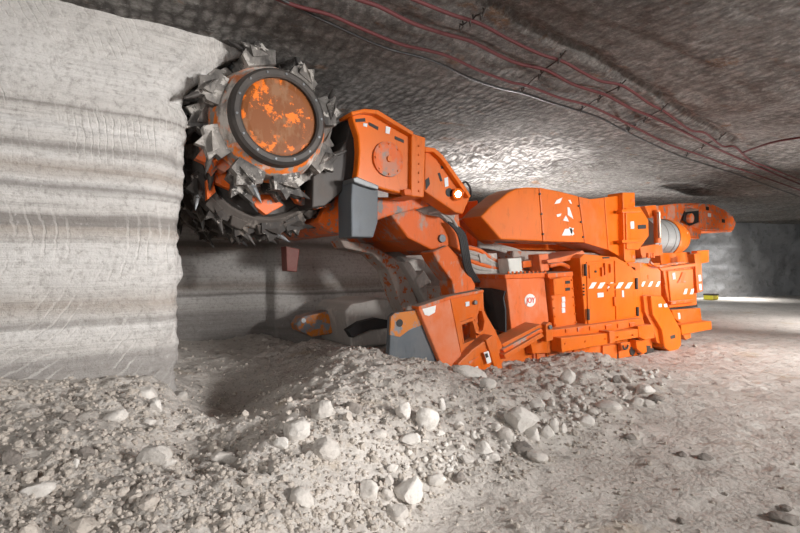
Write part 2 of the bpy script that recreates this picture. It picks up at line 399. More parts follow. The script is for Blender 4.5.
A = np.block([[A, np.ones((len(cp), 1))], [np.ones((1, len(cp))), np.zeros((1, 1))]])
sol = np.linalg.solve(A, np.append(cp[:, 2], 0))
def base_h(x, y):
    sh = x.shape; x = x.ravel(); y = y.ravel(); out = np.full(x.shape, sol[-1])
    for (cx, cy_, _), w in zip(cp, sol[:-1]): out += w*np.sqrt((x-cx)**2+(y-cy_)**2)
    return out.reshape(sh)
def height(x, y):
    h = base_h(x, y)
    mk = np.clip((h-.03)/.14, 0, 1)
    valley = np.clip((y-4.0)/.8, 0, 1)*np.clip((2.4-x)/.6, 0, 1)
    lump = fbm(x*1.6, y*1.6, 4, 3)*.09 + np.clip(.5-worley(x*5.5, y*5.5, 2), 0, 1)*.07 + np.clip(.45-worley(x*13+3, y*13, 5), 0, 1)*.05 + fbm(x*14, y*14, 3, 8)*.022
    lump = lump*(1-.55*valley)
    fl = fbm(x*.7, y*.7, 3, 21)*.035 + fbm(x*5, y*5, 4, 22)*.022 - np.clip(.22-worley(x*2.3, y*2.3, 31), 0, 1)*.10
    return np.where(h < -.0, h*.3, h) + mk*lump + (1-mk)*fl
st = .028
gx = np.arange(-3.4, 12.0, st); gy = np.arange(-1.2, 8.3, st)
TX, TY = np.meshgrid(gx, gy); TZ = height(TX, TY)
grid_mesh('floor', TX, TY, TZ, M['muck'])
def terr(x, y):
    fx = min(max((x-gx[0])/st, 0), len(gx)-1.001); fy = min(max((y-gy[0])/st, 0), len(gy)-1.001)
    i = int(fx); j = int(fy); a = fx-i; b = fy-j
    return TZ[j, i]*(1-a)*(1-b)+TZ[j, i+1]*a*(1-b)+TZ[j+1, i]*(1-a)*b+TZ[j+1, i+1]*a*b
def hit(px, py):
    dd = ray(px, py); s = 1.2
    while s < 40:
        p = dd*s; z = CAMZ+dd.z*s
        inside = gx[0] < p.x < gx[-1] and gy[0] < p.y < gy[-1]
        if inside and z <= terr(p.x, p.y): return Vector((p.x, p.y, terr(p.x, p.y))), s
        if not inside and z <= 0: return Vector((p.x, p.y, 0)), s
        s += .012
    return None, None
# wider floor round it, a little lower where the detailed ground lies
bx = np.arange(-9, 34, .25); by = np.arange(-5, 22, .25)
BX, BY = np.meshgrid(bx, by)
BZ = fbm(BX*.7, BY*.7, 3, 21)*.035+fbm(BX*3, BY*3, 3, 22)*.03-.02
ins = (BX > gx[0]+.2) & (BX < gx[-1]-.2) & (BY > gy[0]+.2) & (BY < gy[-1]-.2)
BZ = np.where(ins, -.6, BZ)
left = np.clip((gx[0]+.3-BX)/1, 0, 1)*np.clip((BY+1)/3, 0, 1)
BZ = BZ+left*.5*np.where(ins, 0, 1)
grid_mesh('floor', BX, BY, BZ, M['muck'])

# ================================================================== WALLS AND ROOF
def wall_path(name, path, z0, z1, mat, step=.035, amp=.02, seed=0, lip=False):
    """a rock face following a plan path, displaced along its own normal"""
    P = [np.array(p[:2], float) for p in path]; xs = []; ns = []; rg = []
    for k, (a, b) in enumerate(zip(P, P[1:])):
        L = np.linalg.norm(b-a); n = max(2, int(L/step)); t = (b-a)/L; nn = np.array([t[1], -t[0]])
        for i in range(n): xs.append(a+(b-a)*i/n); ns.append(nn); rg.append(path[k][2] if len(path[k]) > 2 else 1)
    xs.append(P[-1]); ns.append(ns[-1]); rg.append(rg[-1])
    xs = np.array(xs); ns = np.array(ns); rg = np.array(rg)
    ker = np.ones(5)/5
    for c in range(2): ns[:, c] = np.convolve(np.pad(ns[:, c], 2, mode='edge'), ker, 'valid')
    zs = np.linspace(z0, z1, int((z1-z0)/step)+1)
    S = np.concatenate([[0], np.cumsum(np.linalg.norm(np.diff(xs, axis=0), axis=1))])
    SS, ZZ = np.meshgrid(S, zs)
    dsp = fbm(SS*.7, ZZ*9, 4, seed)*amp*.75+fbm(SS*.8, ZZ*1.2, 3, seed+5)*amp*2.6+fbm(SS*9, ZZ*12, 4, seed+9, .65)*amp*.8
    seam = np.exp(-((ZZ-(2.62+.03*np.sin(SS*1.3)))/.022)**2)*.05*(rg < 1.5)
    rough_add = (fbm(SS*6, ZZ*4, 4, seed+13)*.10)*(rg[None, :] > 1.5)
    dsp = dsp-seam+rough_add
    X = xs[:, 0][None, :]+ns[:, 0][None, :]*dsp
    if lip: X = X+np.clip((X-.1)/.5, 0, 1)*(np.clip((ZZ-2.95)/.6, 0, 1)**2*.55+np.clip((ZZ-1.6)/1.2, 0, 1)*.05)
    Yy = xs[:, 1][None, :]+ns[:, 1][None, :]*dsp
    return grid_mesh(name, X, Yy, ZZ, mat)
wall_path('wall_left', [(-7, 4.62), (.50, 4.60, 3), (.70, 4.78, 3), (.66, 5.0), (.40, 5.15), (.36, 8.2)], -.1, CEIL+.06, M['strata'], .03, .018, 40, True)
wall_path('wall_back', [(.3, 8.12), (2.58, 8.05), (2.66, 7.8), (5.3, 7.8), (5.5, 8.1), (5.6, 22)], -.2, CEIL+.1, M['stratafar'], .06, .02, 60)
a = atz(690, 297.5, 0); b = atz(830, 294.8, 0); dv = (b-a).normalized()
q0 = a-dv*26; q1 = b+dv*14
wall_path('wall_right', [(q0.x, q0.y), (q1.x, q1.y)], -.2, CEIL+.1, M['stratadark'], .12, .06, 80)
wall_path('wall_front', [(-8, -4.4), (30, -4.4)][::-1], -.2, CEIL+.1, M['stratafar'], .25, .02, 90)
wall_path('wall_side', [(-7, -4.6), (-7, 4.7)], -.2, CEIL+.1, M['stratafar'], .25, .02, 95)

groove = [atz(*p, CEIL) for p in [(440, -8), (465, 0), (500, 17), (540, 40), (565, 52), (600, 65), (625, 83), (650, 93), (680, 110), (710, 130), (735, 143)]]
groove2 = [atz(*p, CEIL) for p in [(330, -10), (420, 30), (470, 52), (520, 75), (560, 88), (600, 100), (640, 118), (690, 145), (730, 160), (790, 180)]]
def pline(X, Y, pl):
    best = np.full(X.shape, 99.)
    for a, b in zip(pl, pl[1:]):
        dx, dy = b.x-a.x, b.y-a.y; t = np.clip(((X-a.x)*dx+(Y-a.y)*dy)/(dx*dx+dy*dy), 0, 1)
        best = np.minimum(best, np.hypot(X-a.x-t*dx, Y-a.y-t*dy))
    return best
cx_ = np.arange(-7.2, 22, .055); cy_ = np.arange(-4.6, 9.5, .055)
CX, CY = np.meshgrid(cx_, cy_)
CZ = CEIL+.03+fbm(CX*.6, CY*.6, 4, 70)*.10+fbm(CX*6, CY*4.5, 3, 71)*.014
CZ += np.exp(-((pline(CX, CY, groove)+.03*fbm(CX*6, CY*6, 2, 76))/.05)**2)*.07+np.exp(-(pline(CX, CY, groove2)/.10)**2)*.03
steps = np.floor(CY/.62+.25*vnoise(CX*.4, CY*.4, 77)); CZ += (_hash(steps.astype(np.int64), steps.astype(np.int64)*0, 3)-.5)*.014
broken = np.clip(1.6-np.hypot((CX-6.8)*.7, CY-7.3)*.6+fbm(CX*1.2, CY*1.2, 3, 79), 0, 1)
CZ += broken*np.abs(fbm(CX*2.2, CY*2.2, 4, 78))*.22
grid_mesh('ceiling', CX, CY, CZ, M['ceil'])
fx_ = np.arange(-7.2, 36, .5); fy_ = np.arange(8.9, 24, .5); FX, FY = np.meshgrid(fx_, fy_)
grid_mesh('ceiling', FX, FY, CEIL+.1+fbm(FX, FY, 3, 72)*.08, M['ceil'])
fx_ = np.arange(21.5, 36, .5); fy_ = np.arange(-4.8, 9.5, .5); FX, FY = np.meshgrid(fx_, fy_)
grid_mesh('ceiling', FX, FY, CEIL+.1+fbm(FX, FY, 3, 72)*.08, M['ceil'])

# ================================================================== THE CONTINUOUS MINER
ROOT = empty('continuous_miner', (6.0, 5.9, 0.0))
tag(ROOT, 'orange continuous mining machine with raised toothed cutter drum standing in the salt tunnel', 'mining machine')

# ---- cutter drum
DC = Vector((1.535, 4.38, 2.905)); BC = Vector((1.62, 5.2, 2.645))
def lathe(name, c, axis, prof, mat, parent, seg=48, smooth=False, bevel=0, label=None):
    bm = bmesh.new(); add_lathe(bm, c, axis, prof, seg); return link_mesh(name, bm, mat, parent, smooth=smooth, bevel=bevel, label=label)
bm = bmesh.new()
AX = (0, 1, 0)
add_lathe(bm, (DC.x, 0, DC.z), AX, [(0, 4.46), (.455, 4.46), (.53, 4.56), (.57, 4.74), (.53, 4.95), (.40, 5.05), (.40, 5.3), (0, 5.3)], 40)
drum = link_mesh('cutter_drum', bm, M['drumskin'], ROOT, bevel=.01, label='salt-caked rotating cutter drum')
lathe('end_rim', (DC.x, 0, DC.z), AX, [(.365, 4.45), (.365, 4.375), (.385, 4.36), (.425, 4.36), (.452, 4.385), (.465, 4.47), (.36, 4.47)], M['dark'], drum, 56, label='dark steel rim round the end cap')
lathe('end_cap', (DC.x, 0, DC.z), AX, [(0, 4.395), (.30, 4.395), (.345, 4.405), (.372, 4.415), (.372, 4.44), (0, 4.44)], M['rustcap'], drum, 56, label='rusty orange round end cap')
for k in range(14):
    a_ = 2*PI*k/14+.1
    c = Vector((DC.x+math.cos(a_)*.407, 4.352, DC.z+math.sin(a_)*.407))
    cyl('rim_bolt', c, c+Vector((0, .02, 0)), .011, M['steel'], drum, 8, 0)
bm = bmesh.new()
add_lathe(bm, (BC.x, 0, BC.z), AX, [(.60, 5.20), (.64, 5.10), (.74, 5.14), (.78, 5.26), (.76, 5.55), (.70, 5.62), (.60, 5.60)], 56)
for k in range(16):   # scalloped lugs round the flange
    a_ = 2*PI*k/16; m_ = Matrix.Translation((BC.x, 0, BC.z)) @ Matrix.Rotation(-a_, 4, 'Y')
    f = [Vector((.70, 5.09, -.09)), Vector((.70, 5.09, .09)), Vector((.80, 5.12, .06)), Vector((.80, 5.12, -.06))]
    add_prism3(bm, [m_@p for p in f], [m_@(p+Vector((0, .14, 0))) for p in f])
link_mesh('scroll_ring', bm, M['ringgrey'], drum, bevel=.012, label='dust-grey scroll ring with pick lugs')
lathe('drum_web', (BC.x, 0, BC.z), AX, [(0, 5.16), (.58, 5.16), (.63, 5.22), (.63, 5.5), (0, 5.5)], M['dark'], drum, 48, label='dark inner disc of the scroll')
lathe('drum_core', (BC.x, 0, BC.z), AX, [(0, 5.5), (.55, 5.5), (.55, 7.35), (.45, 7.45), (0, 7.45)], M['ringgrey'], drum, 40)
for y0 in (6.2, 6.9):
    lathe('scroll_ring', (BC.x, 0, BC.z), AX, [(.5, y0), (.74, y0), (.76, y0+.1), (.74, y0+.2), (.5, y0+.2)], M['ringgrey'], drum, 48)

def pick_pair(c, R, ang, y, sc, tilt, jit):
    """holder (chunky jagged block) and its pointed pick, rotation direction = counter-clockwise in the picture"""
    # local: e_r radial, e_t tangential (towards the cut), e_y axis
    er = Vector((math.cos(ang), 0, math.sin(ang))); et = Vector((-math.sin(ang), 0, math.cos(ang))); ey = Vector((0, 1, 0))
    o = Vector((c.x, y, c.z))+er*R
    def W(t, r, yy): return o+(et*t+er*r+ey*yy)*sc
    j = lambda: random.uniform(-.02, .02)*jit
    prof = [(-.14, -.08), (.13, -.08), (.15+j(), .03), (.10, .07+j()), (.13, .15+j()), (.02+j(), .115), (-.05, .17+j()), (-.09, .07), (-.16+j(), .05)]
    bm = bmesh.new()
    ww = .075
    f = [W(t, r, -ww*(1-.5*max(r, 0)/.17)) for t, r in prof]; b = [W(t, r, ww*(1-.5*max(r, 0)/.17)) for t, r in prof]
    add_prism3(bm, f, b)
    # side wing
    add_prism3(bm, [W(-.10, .0, -.08), W(.06, .0, -.08), W(.08, .09, -.13), W(-.02, .05, -.13)], [W(-.10, .0, -.03), W(.06, .0, -.03), W(.08, .09, -.10), W(-.02, .05, -.10)])
    link_mesh('pick_holder', bm, M['holderdark'] if c is BC else M['holder'] if random.random() < .9 else M['scuffed'], drum)
    bm = bmesh.new()
    p0 = W(.04, .05, tilt*.2); p1 = W(.23, .20, tilt)
    dd = (p1-p0); L = dd.length
    add_lathe(bm, p0, dd, [(0, 0), (.040*sc, 0), (.040*sc, L*.3), (.030*sc, L*.34), (.026*sc, L*.6), (.010*sc, L*.9), (0, L)], 10)
    link_mesh('pick', bm, M['dark'] if random.random() < .7 else M['steel'], drum)
for k in range(8):
    pick_pair(DC, .59, 2*PI*k/8+.35+.12*math.sin(k*5.), 4.60+.05*math.sin(k*2.1), 1.0, -.05 if k % 2 else .03, 1)
for k in range(10):
    pick_pair(DC, .57, 2*PI*k/10+.6, 4.90+.06*math.sin(k*1.3), 1.15, .05, 1)
for k in range(16):
    pick_pair(BC, .74, 2*PI*k/16+.1, 5.18+.06*math.sin(k*1.9), .82, -.05, 1.3)
for k in range(14):
    pick_pair(BC, .74, 2*PI*k/14+.3, 5.50+.08*math.sin(k*1.1), .82, .05, 1.3)
for k in range(12):
    pick_pair(BC, .72, 2*PI*k/12+.5, 6.3, .8, .05, 1.3)
for k in range(12):
    pick_pair(BC, .72, 2*PI*k/12+.2, 7.0, .8, .05, 1.3)
# orange gussets between end ring and scroll
for pts, Y in (([(212, 168), (228, 172), (246, 190), (232, 190), (216, 183)], 4.98), ([(246, 190), (262, 189), (284, 205), (266, 215), (256, 207)], 4.96),
               ([(290, 192), (308, 190), (332, 206), (318, 209), (298, 203)], 4.95), ([(206, 180), (213, 178), (216, 192), (207, 200)], 5.0), ([(214, 160), (221, 152), (226, 166), (218, 172)], 4.9)):
    prism('gusset', pts, Y, .10, M['scuffed'], drum, .008, 'scuffed orange gusset')

prism('drum_bracket', [(286, 246), (300, 249), (297, 272), (287, 271)], 6.0, .2, M['darkred'], drum, .01, 'dark red hanging bracket')
# ---- boom
boom = prism('cutter_boom', [(390, 214), (417, 208), (446, 201), (458, 208), (462, 236), (466, 254), (459, 250), (450, 246), (432, 250), (408, 238)], 5.05, 1.6, M['dusty'], ROOT, .02, 'dusty orange lifting boom')
prism('boom_link', [(433, 252), (448, 245), (460, 258), (476, 285), (474, 296), (455, 296), (452, 281), (438, 262)], 4.95, .3, M['dusty'], boom, .02)
c = at(441, 238.5, 5.05); cyl('boom_pin', c-Vector((0, .04, 0)), c+Vector((0, .1, 0)), .055, M['steel'], boom, 20)
prism('boom_underside', [(350, 197), (424, 197), (430, 206), (396, 214), (372, 222), (352, 216)], 4.9, 1.8, M['scuffed'], boom, .02)
gear = prism('boom_gearcase', [(354, 124), (351, 113), (364, 110), (376.6, 111), (413, 134), (413, 196), (406, 195), (378, 188), (356, 179), (358, 166), (359, 150), (358, 136)], 4.55, .12, M['clean'], ROOT, .02, 'clean orange boom gearcase with round cover')
prism('end_flange', [(413, 133.5), (425.5, 137.6), (424, 197.5), (406, 195.5), (411, 194), (411.5, 136)], 4.50, .5, M['clean'], gear, .012)
prism('top_flange', [(351, 111.5), (365, 108.5), (378, 109.8), (414, 132), (413, 135.5), (376.6, 114), (364, 112.5), (352, 115)], 4.47, .3, M['clean'], gear, .01)
cc = at(387.6, 159.5, 4.55)
lathe('round_cover', (cc.x, 0, cc.z), AX, [(0, 4.52), (.165, 4.52), (.195, 4.525), (.20, 4.56), (0, 4.56)], M['scuffed'], gear, 40, label='round orange bolted cover, scratched')
lathe('cover_boss', (cc.x, 0, cc.z), AX, [(0, 4.50), (.03, 4.50), (.04, 4.53), (0, 4.53)], M['clean'], gear, 16)
for pts in ([(369, 122), (378.5, 127), (378, 130), (369, 125)], [(395, 136), (404, 140), (404, 143), (395, 139)], [(355.5, 119), (365, 118), (365.5, 121.5), (356, 122)]):
    decal('slot', pts, 4.55, M['black'], gear, 'dark slot')
for pts in ([(386, 126), (390.5, 127.5), (389.5, 134), (385.5, 133)], [(363.5, 123), (367.5, 123.5), (367, 127), (363.5, 126)]):
    decal('sticker', pts, 4.55, M['sticker'], gear, 'pale sticker')
prism('guard_rim', [(353, 178), (357, 176.5), (379, 185.5), (378.5, 190), (366, 186.5), (354, 182)], 4.46, .25, M['steel'], gear, .01)
prism('wear_plate', [(352, 180), (378.5, 188), (378, 222), (373.5, 237.5), (351.5, 237), (351, 200)], 4.52, .32, M['wear'], gear, .015, 'brushed grey steel wear plate')
prism('drum_shroud', [(313, 176), (332, 162), (346, 140), (352, 115), (358, 136), (359, 150), (356, 180), (325, 206), (312, 208)], 4.74, .9, M['dark'], gear, .015, 'dark steel shroud behind the drum')
prism('boom_nose', [(318, 222), (325, 206), (352, 184), (352, 234), (332, 233)], 5.1, 1.8, M['scuffed'], gear, .02, 'scuffed orange boom nose under the drum')
arm = prism('boom_headplate', [(425, 149), (434, 150), (441, 157), (465, 190), (470, 198), (463, 214), (455, 212), (424, 191)], 4.62, .25, M['orange'], ROOT, .015, 'orange boom head plate carrying the work lamp')
prism('plate_flange', [(425, 146.5), (435, 148), (443, 155), (466.5, 188.5), (471, 196), (469.5, 198), (464, 191), (441, 158.5), (433.5, 152), (425, 151.5)], 4.55, .3, M['clean'], arm, .008)
for pts in ([(438, 173), (440, 172.5), (442.5, 181), (440.5, 181.5)], [(425.5, 180), (429, 177), (430, 184), (426, 190)], [(441, 166), (443.5, 165.5), (443.5, 168.5), (441.5, 169)]):
    decal('slot', pts, 4.62, M['black'], arm, 'dark slot')
decal('sticker', [(444.5, 178), (448, 177), (448.5, 186), (445, 187)], 4.62, M['sticker'], arm, 'pale sticker')
c = at(449, 192.5, 4.62); cyl('port_hole', c-Vector((0, .008, 0)), c+Vector((0, .004, 0)), .055, M['black'], arm, 20, 0, 'dark round port', )
c = at(456, 194, 4.62); ld = Vector((-.35, -.85, -.15)).normalized()
cyl('lamp_housing', c+Vector((.02, .02, 0)), c+ld*.09, .072, M['orange'], arm, 24, .008)
cyl('lamp_lens', c+ld*.085, c+ld*.1, .038, M['lens'], arm, 24, .004, 'lit round lamp lens')
tube('lamp_cable', [at(462, 184, 4.62), at(466, 182, 4.6), at(470, 188, 4.6), at(471, 196, 4.66)], .014, M['rubber'], arm)
prism('boom_post', [(452, 203), (478, 200), (482, 255), (462, 258), (456, 235)], 5.9, .6, M['dusty'], ROOT, .02)
for k in range(8):
    a_ = 2*PI*k/8; c = cc+Vector((math.cos(a_)*.168, -.03, math.sin(a_)*.168)); cyl('cover_bolt', c-Vector((0, .012, 0)), c+Vector((0, .012, 0)), .012, M['clean'], gear, 6, 0)
for k in range(6):
    c = at(419, 146+k*9, 4.5); cyl('flange_bolt', c-Vector((0, .014, 0)), c+Vector((0, .01, 0)), .013, M['clean'], gear, 6, 0)
c = at(410.5, 176.5, 4.55); cyl('grease_port', c-Vector((0, .006, 0)), c, .016, M['black'], gear, 10, 0)
prism('gearcase_foot', [(404, 189), (411, 189), (412, 195.5), (405, 195)], 4.49, .08, M['dusty'], gear, .006)
tube('hydraulic_hose', [at(428, 214, 5.0), at(440, 212, 4.95), at(452, 219, 4.93), at(458, 230, 4.93)], .02, M['dustgrey'], ROOT, label='dust-covered hydraulic hose')
prism('boom_dust', [(412, 207), (446, 205), (456, 214), (452, 226), (440, 217), (424, 214)], 5.03, .05, M['dustgrey'], boom, .01, 'salt dust lying on the boom')
# hose bundle down the boom
for k in range(5):
    o_ = k*1.6
    tube('hydraulic_hose', [at(448+o_, 222+o_*.4, 4.95), at(458+o_, 234, 4.9), at(462+o_, 252, 4.88), at(465+o_, 268, 4.92), at(473+o_, 282, 5.0)], .017, M['rubber'], ROOT, label='black hydraulic hose down the boom')
# dusty far lift arm and chassis plates under the boom
prism('lift_arm', [(340, 240), (370, 244), (384, 252), (402, 262), (417, 300), (428, 330), (412, 330), (400, 302), (388, 270), (372, 254), (345, 248)], 5.9, .35, M['dustorange'], ROOT, .02, 'dust-covered lift arm')
prism('lift_arm', [(402, 262), (410, 262), (440, 306), (432, 312)], 5.75, .2, M['dustgrey'], ROOT, .02)
prism('throat_plate', [(378, 250), (394, 234), (430, 252), (454, 292), (456, 330), (420, 330), (402, 288)], 6.5, .2, M['dustgrey'], ROOT, .02, 'dust-covered throat plate')
prism('dust_shelf', [(416, 280), (424, 270), (432, 282), (420, 290)], 5.7, .3, M['dustgrey'], ROOT, .02)
for k in range(3):
    tube('hydraulic_hose', [at(414+k*4, 276+k*5, 6.1), at(430+k*4, 290+k*3, 5.9), at(444+k*2, 286-k*3, 5.7), at(452+k*2, 270-k*3, 5.6)], .03, M['dustgrey'], ROOT)
prism('conveyor_side', [(400, 256), (436, 262), (456, 292), (440, 300), (422, 280)], 6.1, .12, M['dustgrey'], ROOT, .02)

# ---- gathering head
gh = prism('gathering_head', [(418.5, 309), (450.4, 298.8), (463, 362), (463, 385), (446, 380), (441, 364)], 4.32, .09, M['faded'], ROOT, .015, 'orange gathering head cheek half buried in salt')
g2 = [(450.4, 298.8, .02), (483, 292, .10), (484, 311, .10), (495, 330, .1), (502, 345, .1), (503, 372, .1), (463, 386, .02), (463, 362, .02)]
h1 = [(461, 322.5, .05), (475, 319, .09), (476, 339, .09), (463, 344, .05)]
h2 = [(478, 314, .09), (481.5, 312, .1), (483.5, 322, .1), (482, 330, .1), (479.5, 330, .1), (477, 322, .09)]
gk = [(450.4, 298.8, .02)] + [h1[0], h1[3], h1[2], h1[1], h1[0]] + [(450.4, 298.8, .02), (483, 292, .10)] + [h2[1], h2[0], h2[5], h2[4], h2[3], h2[2], h2[1]] + g2[1:]
bm = bmesh.new(); front = pts3(gk, 4.32); add_prism3(bm, front, [p+Vector((0, .10, 0)) for p in front])
link_mesh('cheek_panel', bm, M['orange'], gh)
prism('cheek_back', g2, 4.56, .1, M['scuffed'], gh, .008)
prism('wear_plate', [(391, 317), (395, 313), (418.5, 310), (441, 363), (446, 385), (388, 385)], 4.38, .08, M['wear'], gh, .01, 'grey steel wear plate with a round hole')
prism('plate_tip', [(391, 317), (395, 313), (418.2, 310), (424, 324), (408, 331), (400, 337), (390, 335)], 4.375, .03, M['wearorange'], gh, .004, 'orange paint left at the plate top')
c = at(399.5, 323, 4.375); cyl('plate_hole', c-Vector((0, .006, 0)), c+Vector((0, .002, 0)), .042, M['black'], gh, 20, 0, 'round black hole')
prism('cheek_edge', [(418.5, 306.5), (450.4, 296), (484, 289.5), (484, 292.5), (451, 299.5), (419, 310)], 4.30, .14, M['dusty'], gh, .008)
prism('slot_rim', [(460, 323), (461.5, 321.5), (474, 317.5), (477, 330), (480, 332), (483, 330), (484.5, 322), (482, 311), (485, 311), (488, 322), (486.5, 332), (481, 335.5), (476, 333), (472.5, 321), (462, 325), (464.5, 343), (463, 343.5)], 4.36, .06, M['orange'], gh, .006)
c = at(475, 302.5, 4.38); cyl('plug', c-Vector((0, .02, 0)), c+Vector((0, .02, 0)), .028, M['steel'], gh, 16)
decal('sticker', [(465.5, 302), (469.5, 301.5), (469.5, 306), (466, 306.5)], 4.375, M['sticker'], gh, 'pale sticker')
decal('sticker', [(422.5, 309), (436, 305.5), (435, 312.5), (429, 316), (425, 315)], 4.32, M['white'], gh, 'torn white sticker')
low = [(458, 364), (472, 350), (493, 335), (497, 340), (499, 352), (503, 368), (496, 385), (462, 385)]
prism('lower_cheek', low, 4.24, .3, M['orange'], gh, .012)
prism('cheek_rib', [(486, 340), (489, 338.5), (499, 370), (496, 372)], 4.21, .05, M['orange'], gh, .005)
decal('slot', [(469, 362), (479, 356), (479.5, 358), (470, 364)], 4.24, M['dusty'], gh)
st_ = decal('sticker', [(484, 352.5), (488.5, 351), (491.5, 362), (487.5, 364)], 4.20, M['white'], gh, 'white warning label with dark mark')
decal('warning_mark', [(485.3, 354), (487.6, 353.2), (488.6, 357), (486.4, 357.8)], 4.193, M['black'], gh, 'dark mark')
decal('sticker', [(473, 368), (478, 366), (479, 373), (474, 374)], 4.24, M['sticker'], gh, 'pale sticker')
# apron deck and far cheek
prism('apron_deck', [(345, 312), (352, 304), (362, 303), (378, 299), (398, 300), (406, 306), (404, 335), (388, 345), (352, 348)], 6.3, 1.1, M['dustgrey'], gh, .03, 'salt-dusted loading apron')
prism('far_cheek', [(297, 324.6), (302, 317), (344.7, 307), (347, 323), (331, 334), (312.7, 337), (299, 331)], 6.9, .3, M['wearorange'], gh, .02, 'worn orange and grey far cheek')
c = at(303.5, 320.5, 6.9); cyl('plate_hole', c-Vector((0, .01, 0)), c+Vector((0, .002, 0)), .035, M['sticker'], gh, 16, 0, 'pale pin hole')
prism('deck_skirt', [(347, 330), (360, 322), (376, 318), (388, 320), (389, 328), (370, 330), (352, 338)], 6.15, .12, M['rubber'], gh, .01, 'black rubber skirt')
tube('deck_hook', [at(399, 299, 6.4), at(406, 299, 6.35), at(408, 303, 6.3), at(404, 306, 6.3)], .022, M['rubber'], gh)

# ---- chassis
A0 = at(512, 300, 4.95); A1 = at(694, 300, 4.95)
chassis = box('chassis', (A0.x, 4.98, .22), (A1.x, 7.0, 1.40), M['orange'], ROOT, .02)
box('chassis_top', (A0.x+.4, 5.3, 1.40), (A1.x-.5, 6.8, 1.75), M['dustorange'], chassis, .03, 'dusty deck of the chassis')
Fa = at(478, 300, 5.3)
box('front_frame', (Fa.x-.6, 5.2, .35), (A0.x+.1, 6.9, 1.2), M['dustorange'], chassis, .03)

# ---- motor box bearing the maker's emblem
jb = prism('motor_cover', [(506, 278.4), (544.4, 277), (549, 322), (512, 334)], 4.70, .56, M['faded'], ROOT, .012, 'faded pinkish-orange motor cover with a maker emblem')
prism('cover_rim', [(505, 274.5), (547, 272.5), (547.5, 277.5), (505.5, 279)], 4.66, .62, M['dusty'], jb, .01)
for k in range(10):
    c = at(508.5+k*4.1, 273.6-.13*k, 4.72); cyl('rim_bolt', c-Vector((0, 0, .01)), c+Vector((0, 0, .03)), .016, M['dusty'], jb, 6, 0)
fl = [at(px, py, 4.70+dy) for px, py, dy in [(507.0, 291, -.02), (505.2, 298, .0), (507.4, 309, -.02), (507.6, 332, -.02), (502, 331, .1), (493, 327, .33), (487, 308, .46), (479.5, 288, .56), (492, 288, .3)]]
bm = bmesh.new(); add_prism3(bm, [p+Vector((-.045, 0, 0)) for p in fl], [p+Vector((-.02, 0, 0)) for p in fl])
link_mesh('mud_flap', bm, M['rubber'], jb, label='black rubber flap')
ec = at(530, 300.4, 4.70)
bm = bmesh.new(); add_lathe(bm, (0, 0, 0), (0, 1, 0), [(0, -.008), (.098, -.008), (.103, .002), (0, .002)], 32)
for v in bm.verts: v.co = Vector((v.co.x*1.12+ec.x, v.co.y+ec.y, v.co.z*.92+ec.z))
link_mesh('emblem_oval', bm, M['white'], jb, label='white oval emblem')
def letters(txt, c, size, mat, parent, name, bold=.012, xs=1.0):
    cu = bpy.data.curves.new(name, 'FONT'); cu.body = txt; cu.size = size; cu.align_x = 'CENTER'; cu.align_y = 'CENTER'; cu.extrude = .003; cu.offset = bold*size
    t = bpy.data.objects.new('tmp_text', cu); COL.objects.link(t)
    bpy.context.view_layer.update()
    me = bpy.data.meshes.new_from_object(t.evaluated_get(bpy.context.evaluated_depsgraph_get()))
    bpy.data.objects.remove(t)
    bm = bmesh.new(); bm.from_mesh(me); bpy.data.meshes.remove(me)
    for v in bm.verts: v.co = Vector((v.co.x*xs+c.x, c.y-v.co.z, v.co.y+c.z))
    return link_mesh(name, bm, mat, parent)
letters('JOY', ec+Vector((0, -.012, 0)), .108, M['redtext'], jb, 'emblem_lettering', .012, .95)
# ---- pump cabinet beside it
pc = prism('pump_cabinet', [(549.5, 277), (572.5, 275), (576.5, 324), (555, 330)], 4.64, .5, M['orange'], ROOT, .012)
prism('cabinet_rim', [(548, 273.5), (573, 271.5), (573.5, 276), (548.5, 278)], 4.60, .5, M['dusty'], pc, .008)
prism('junction_box', [(553.5, 279), (563, 277.5), (564, 294), (554.5, 295.5)], 4.56, .08, M['clean'], pc, .008)
for y_ in (281, 288): decal('slot', [(565.5, y_), (570, y_-.5), (570.2, y_+2.5), (565.7, y_+3)], 4.64, M['black'], pc)
for y_ in (297, 302.5, 308): decal('sticker', [(561.8, y_), (565, y_-.3), (565.4, y_+4.6), (562.2, y_+5)], 4.64, M['sticker'], pc, 'pale sticker')
for k in range(6):
    for e in (0, 1):
        c = at((551+k*.9) if e == 0 else (571.5+k*.75), (282+k*8.6) if e == 0 else (280+k*8.4), 4.64)
        cyl('bolt', c-Vector((0, .018, 0)), c+Vector((0, .01, 0)), .014, M['orange'], pc, 6, 0)
# things on the deck
prism('white_box', [(508, 258.5), (521.5, 257.5), (522.5, 272), (510, 273.5)], 4.95, .22, M['whitebox'], ROOT, .012, 'white control box')
prism('bracket_box', [(539, 254.5), (548.5, 253.5), (549.5, 270.5), (541, 272)], 4.85, .22, M['faded'], ROOT, .012)
prism('bracket_arm', [(523, 261), (540, 259), (540, 266), (523, 268)], 5.0, .15, M['dusty'], ROOT, .012)
prism('mesh_panel', [(479, 254), (497, 253), (498, 262), (481, 263)], 5.2, .1, M['dustgrey'], ROOT, .008)
for k in range(6):
    tube('hydraulic_hose', [at(456+k*2, 246+k*4, 5.3), at(478, 250+k*4.5, 5.25), at(498, 262+k*2.2, 5.2), at(528, 266+k*1.3, 5.2), at(556, 268+k, 5.3)], .035, M['dustgrey'] if k % 3 else M['dusty'], ROOT, label='dust-covered hydraulic hose')
for k in range(3):
    tube('hydraulic_hose', [at(478, 240+k*3, 5.6), at(500, 246+k*2, 5.5), at(520, 252+k*3, 5.4), at(534, 264, 5.3)], .03, M['dustgrey'], ROOT)
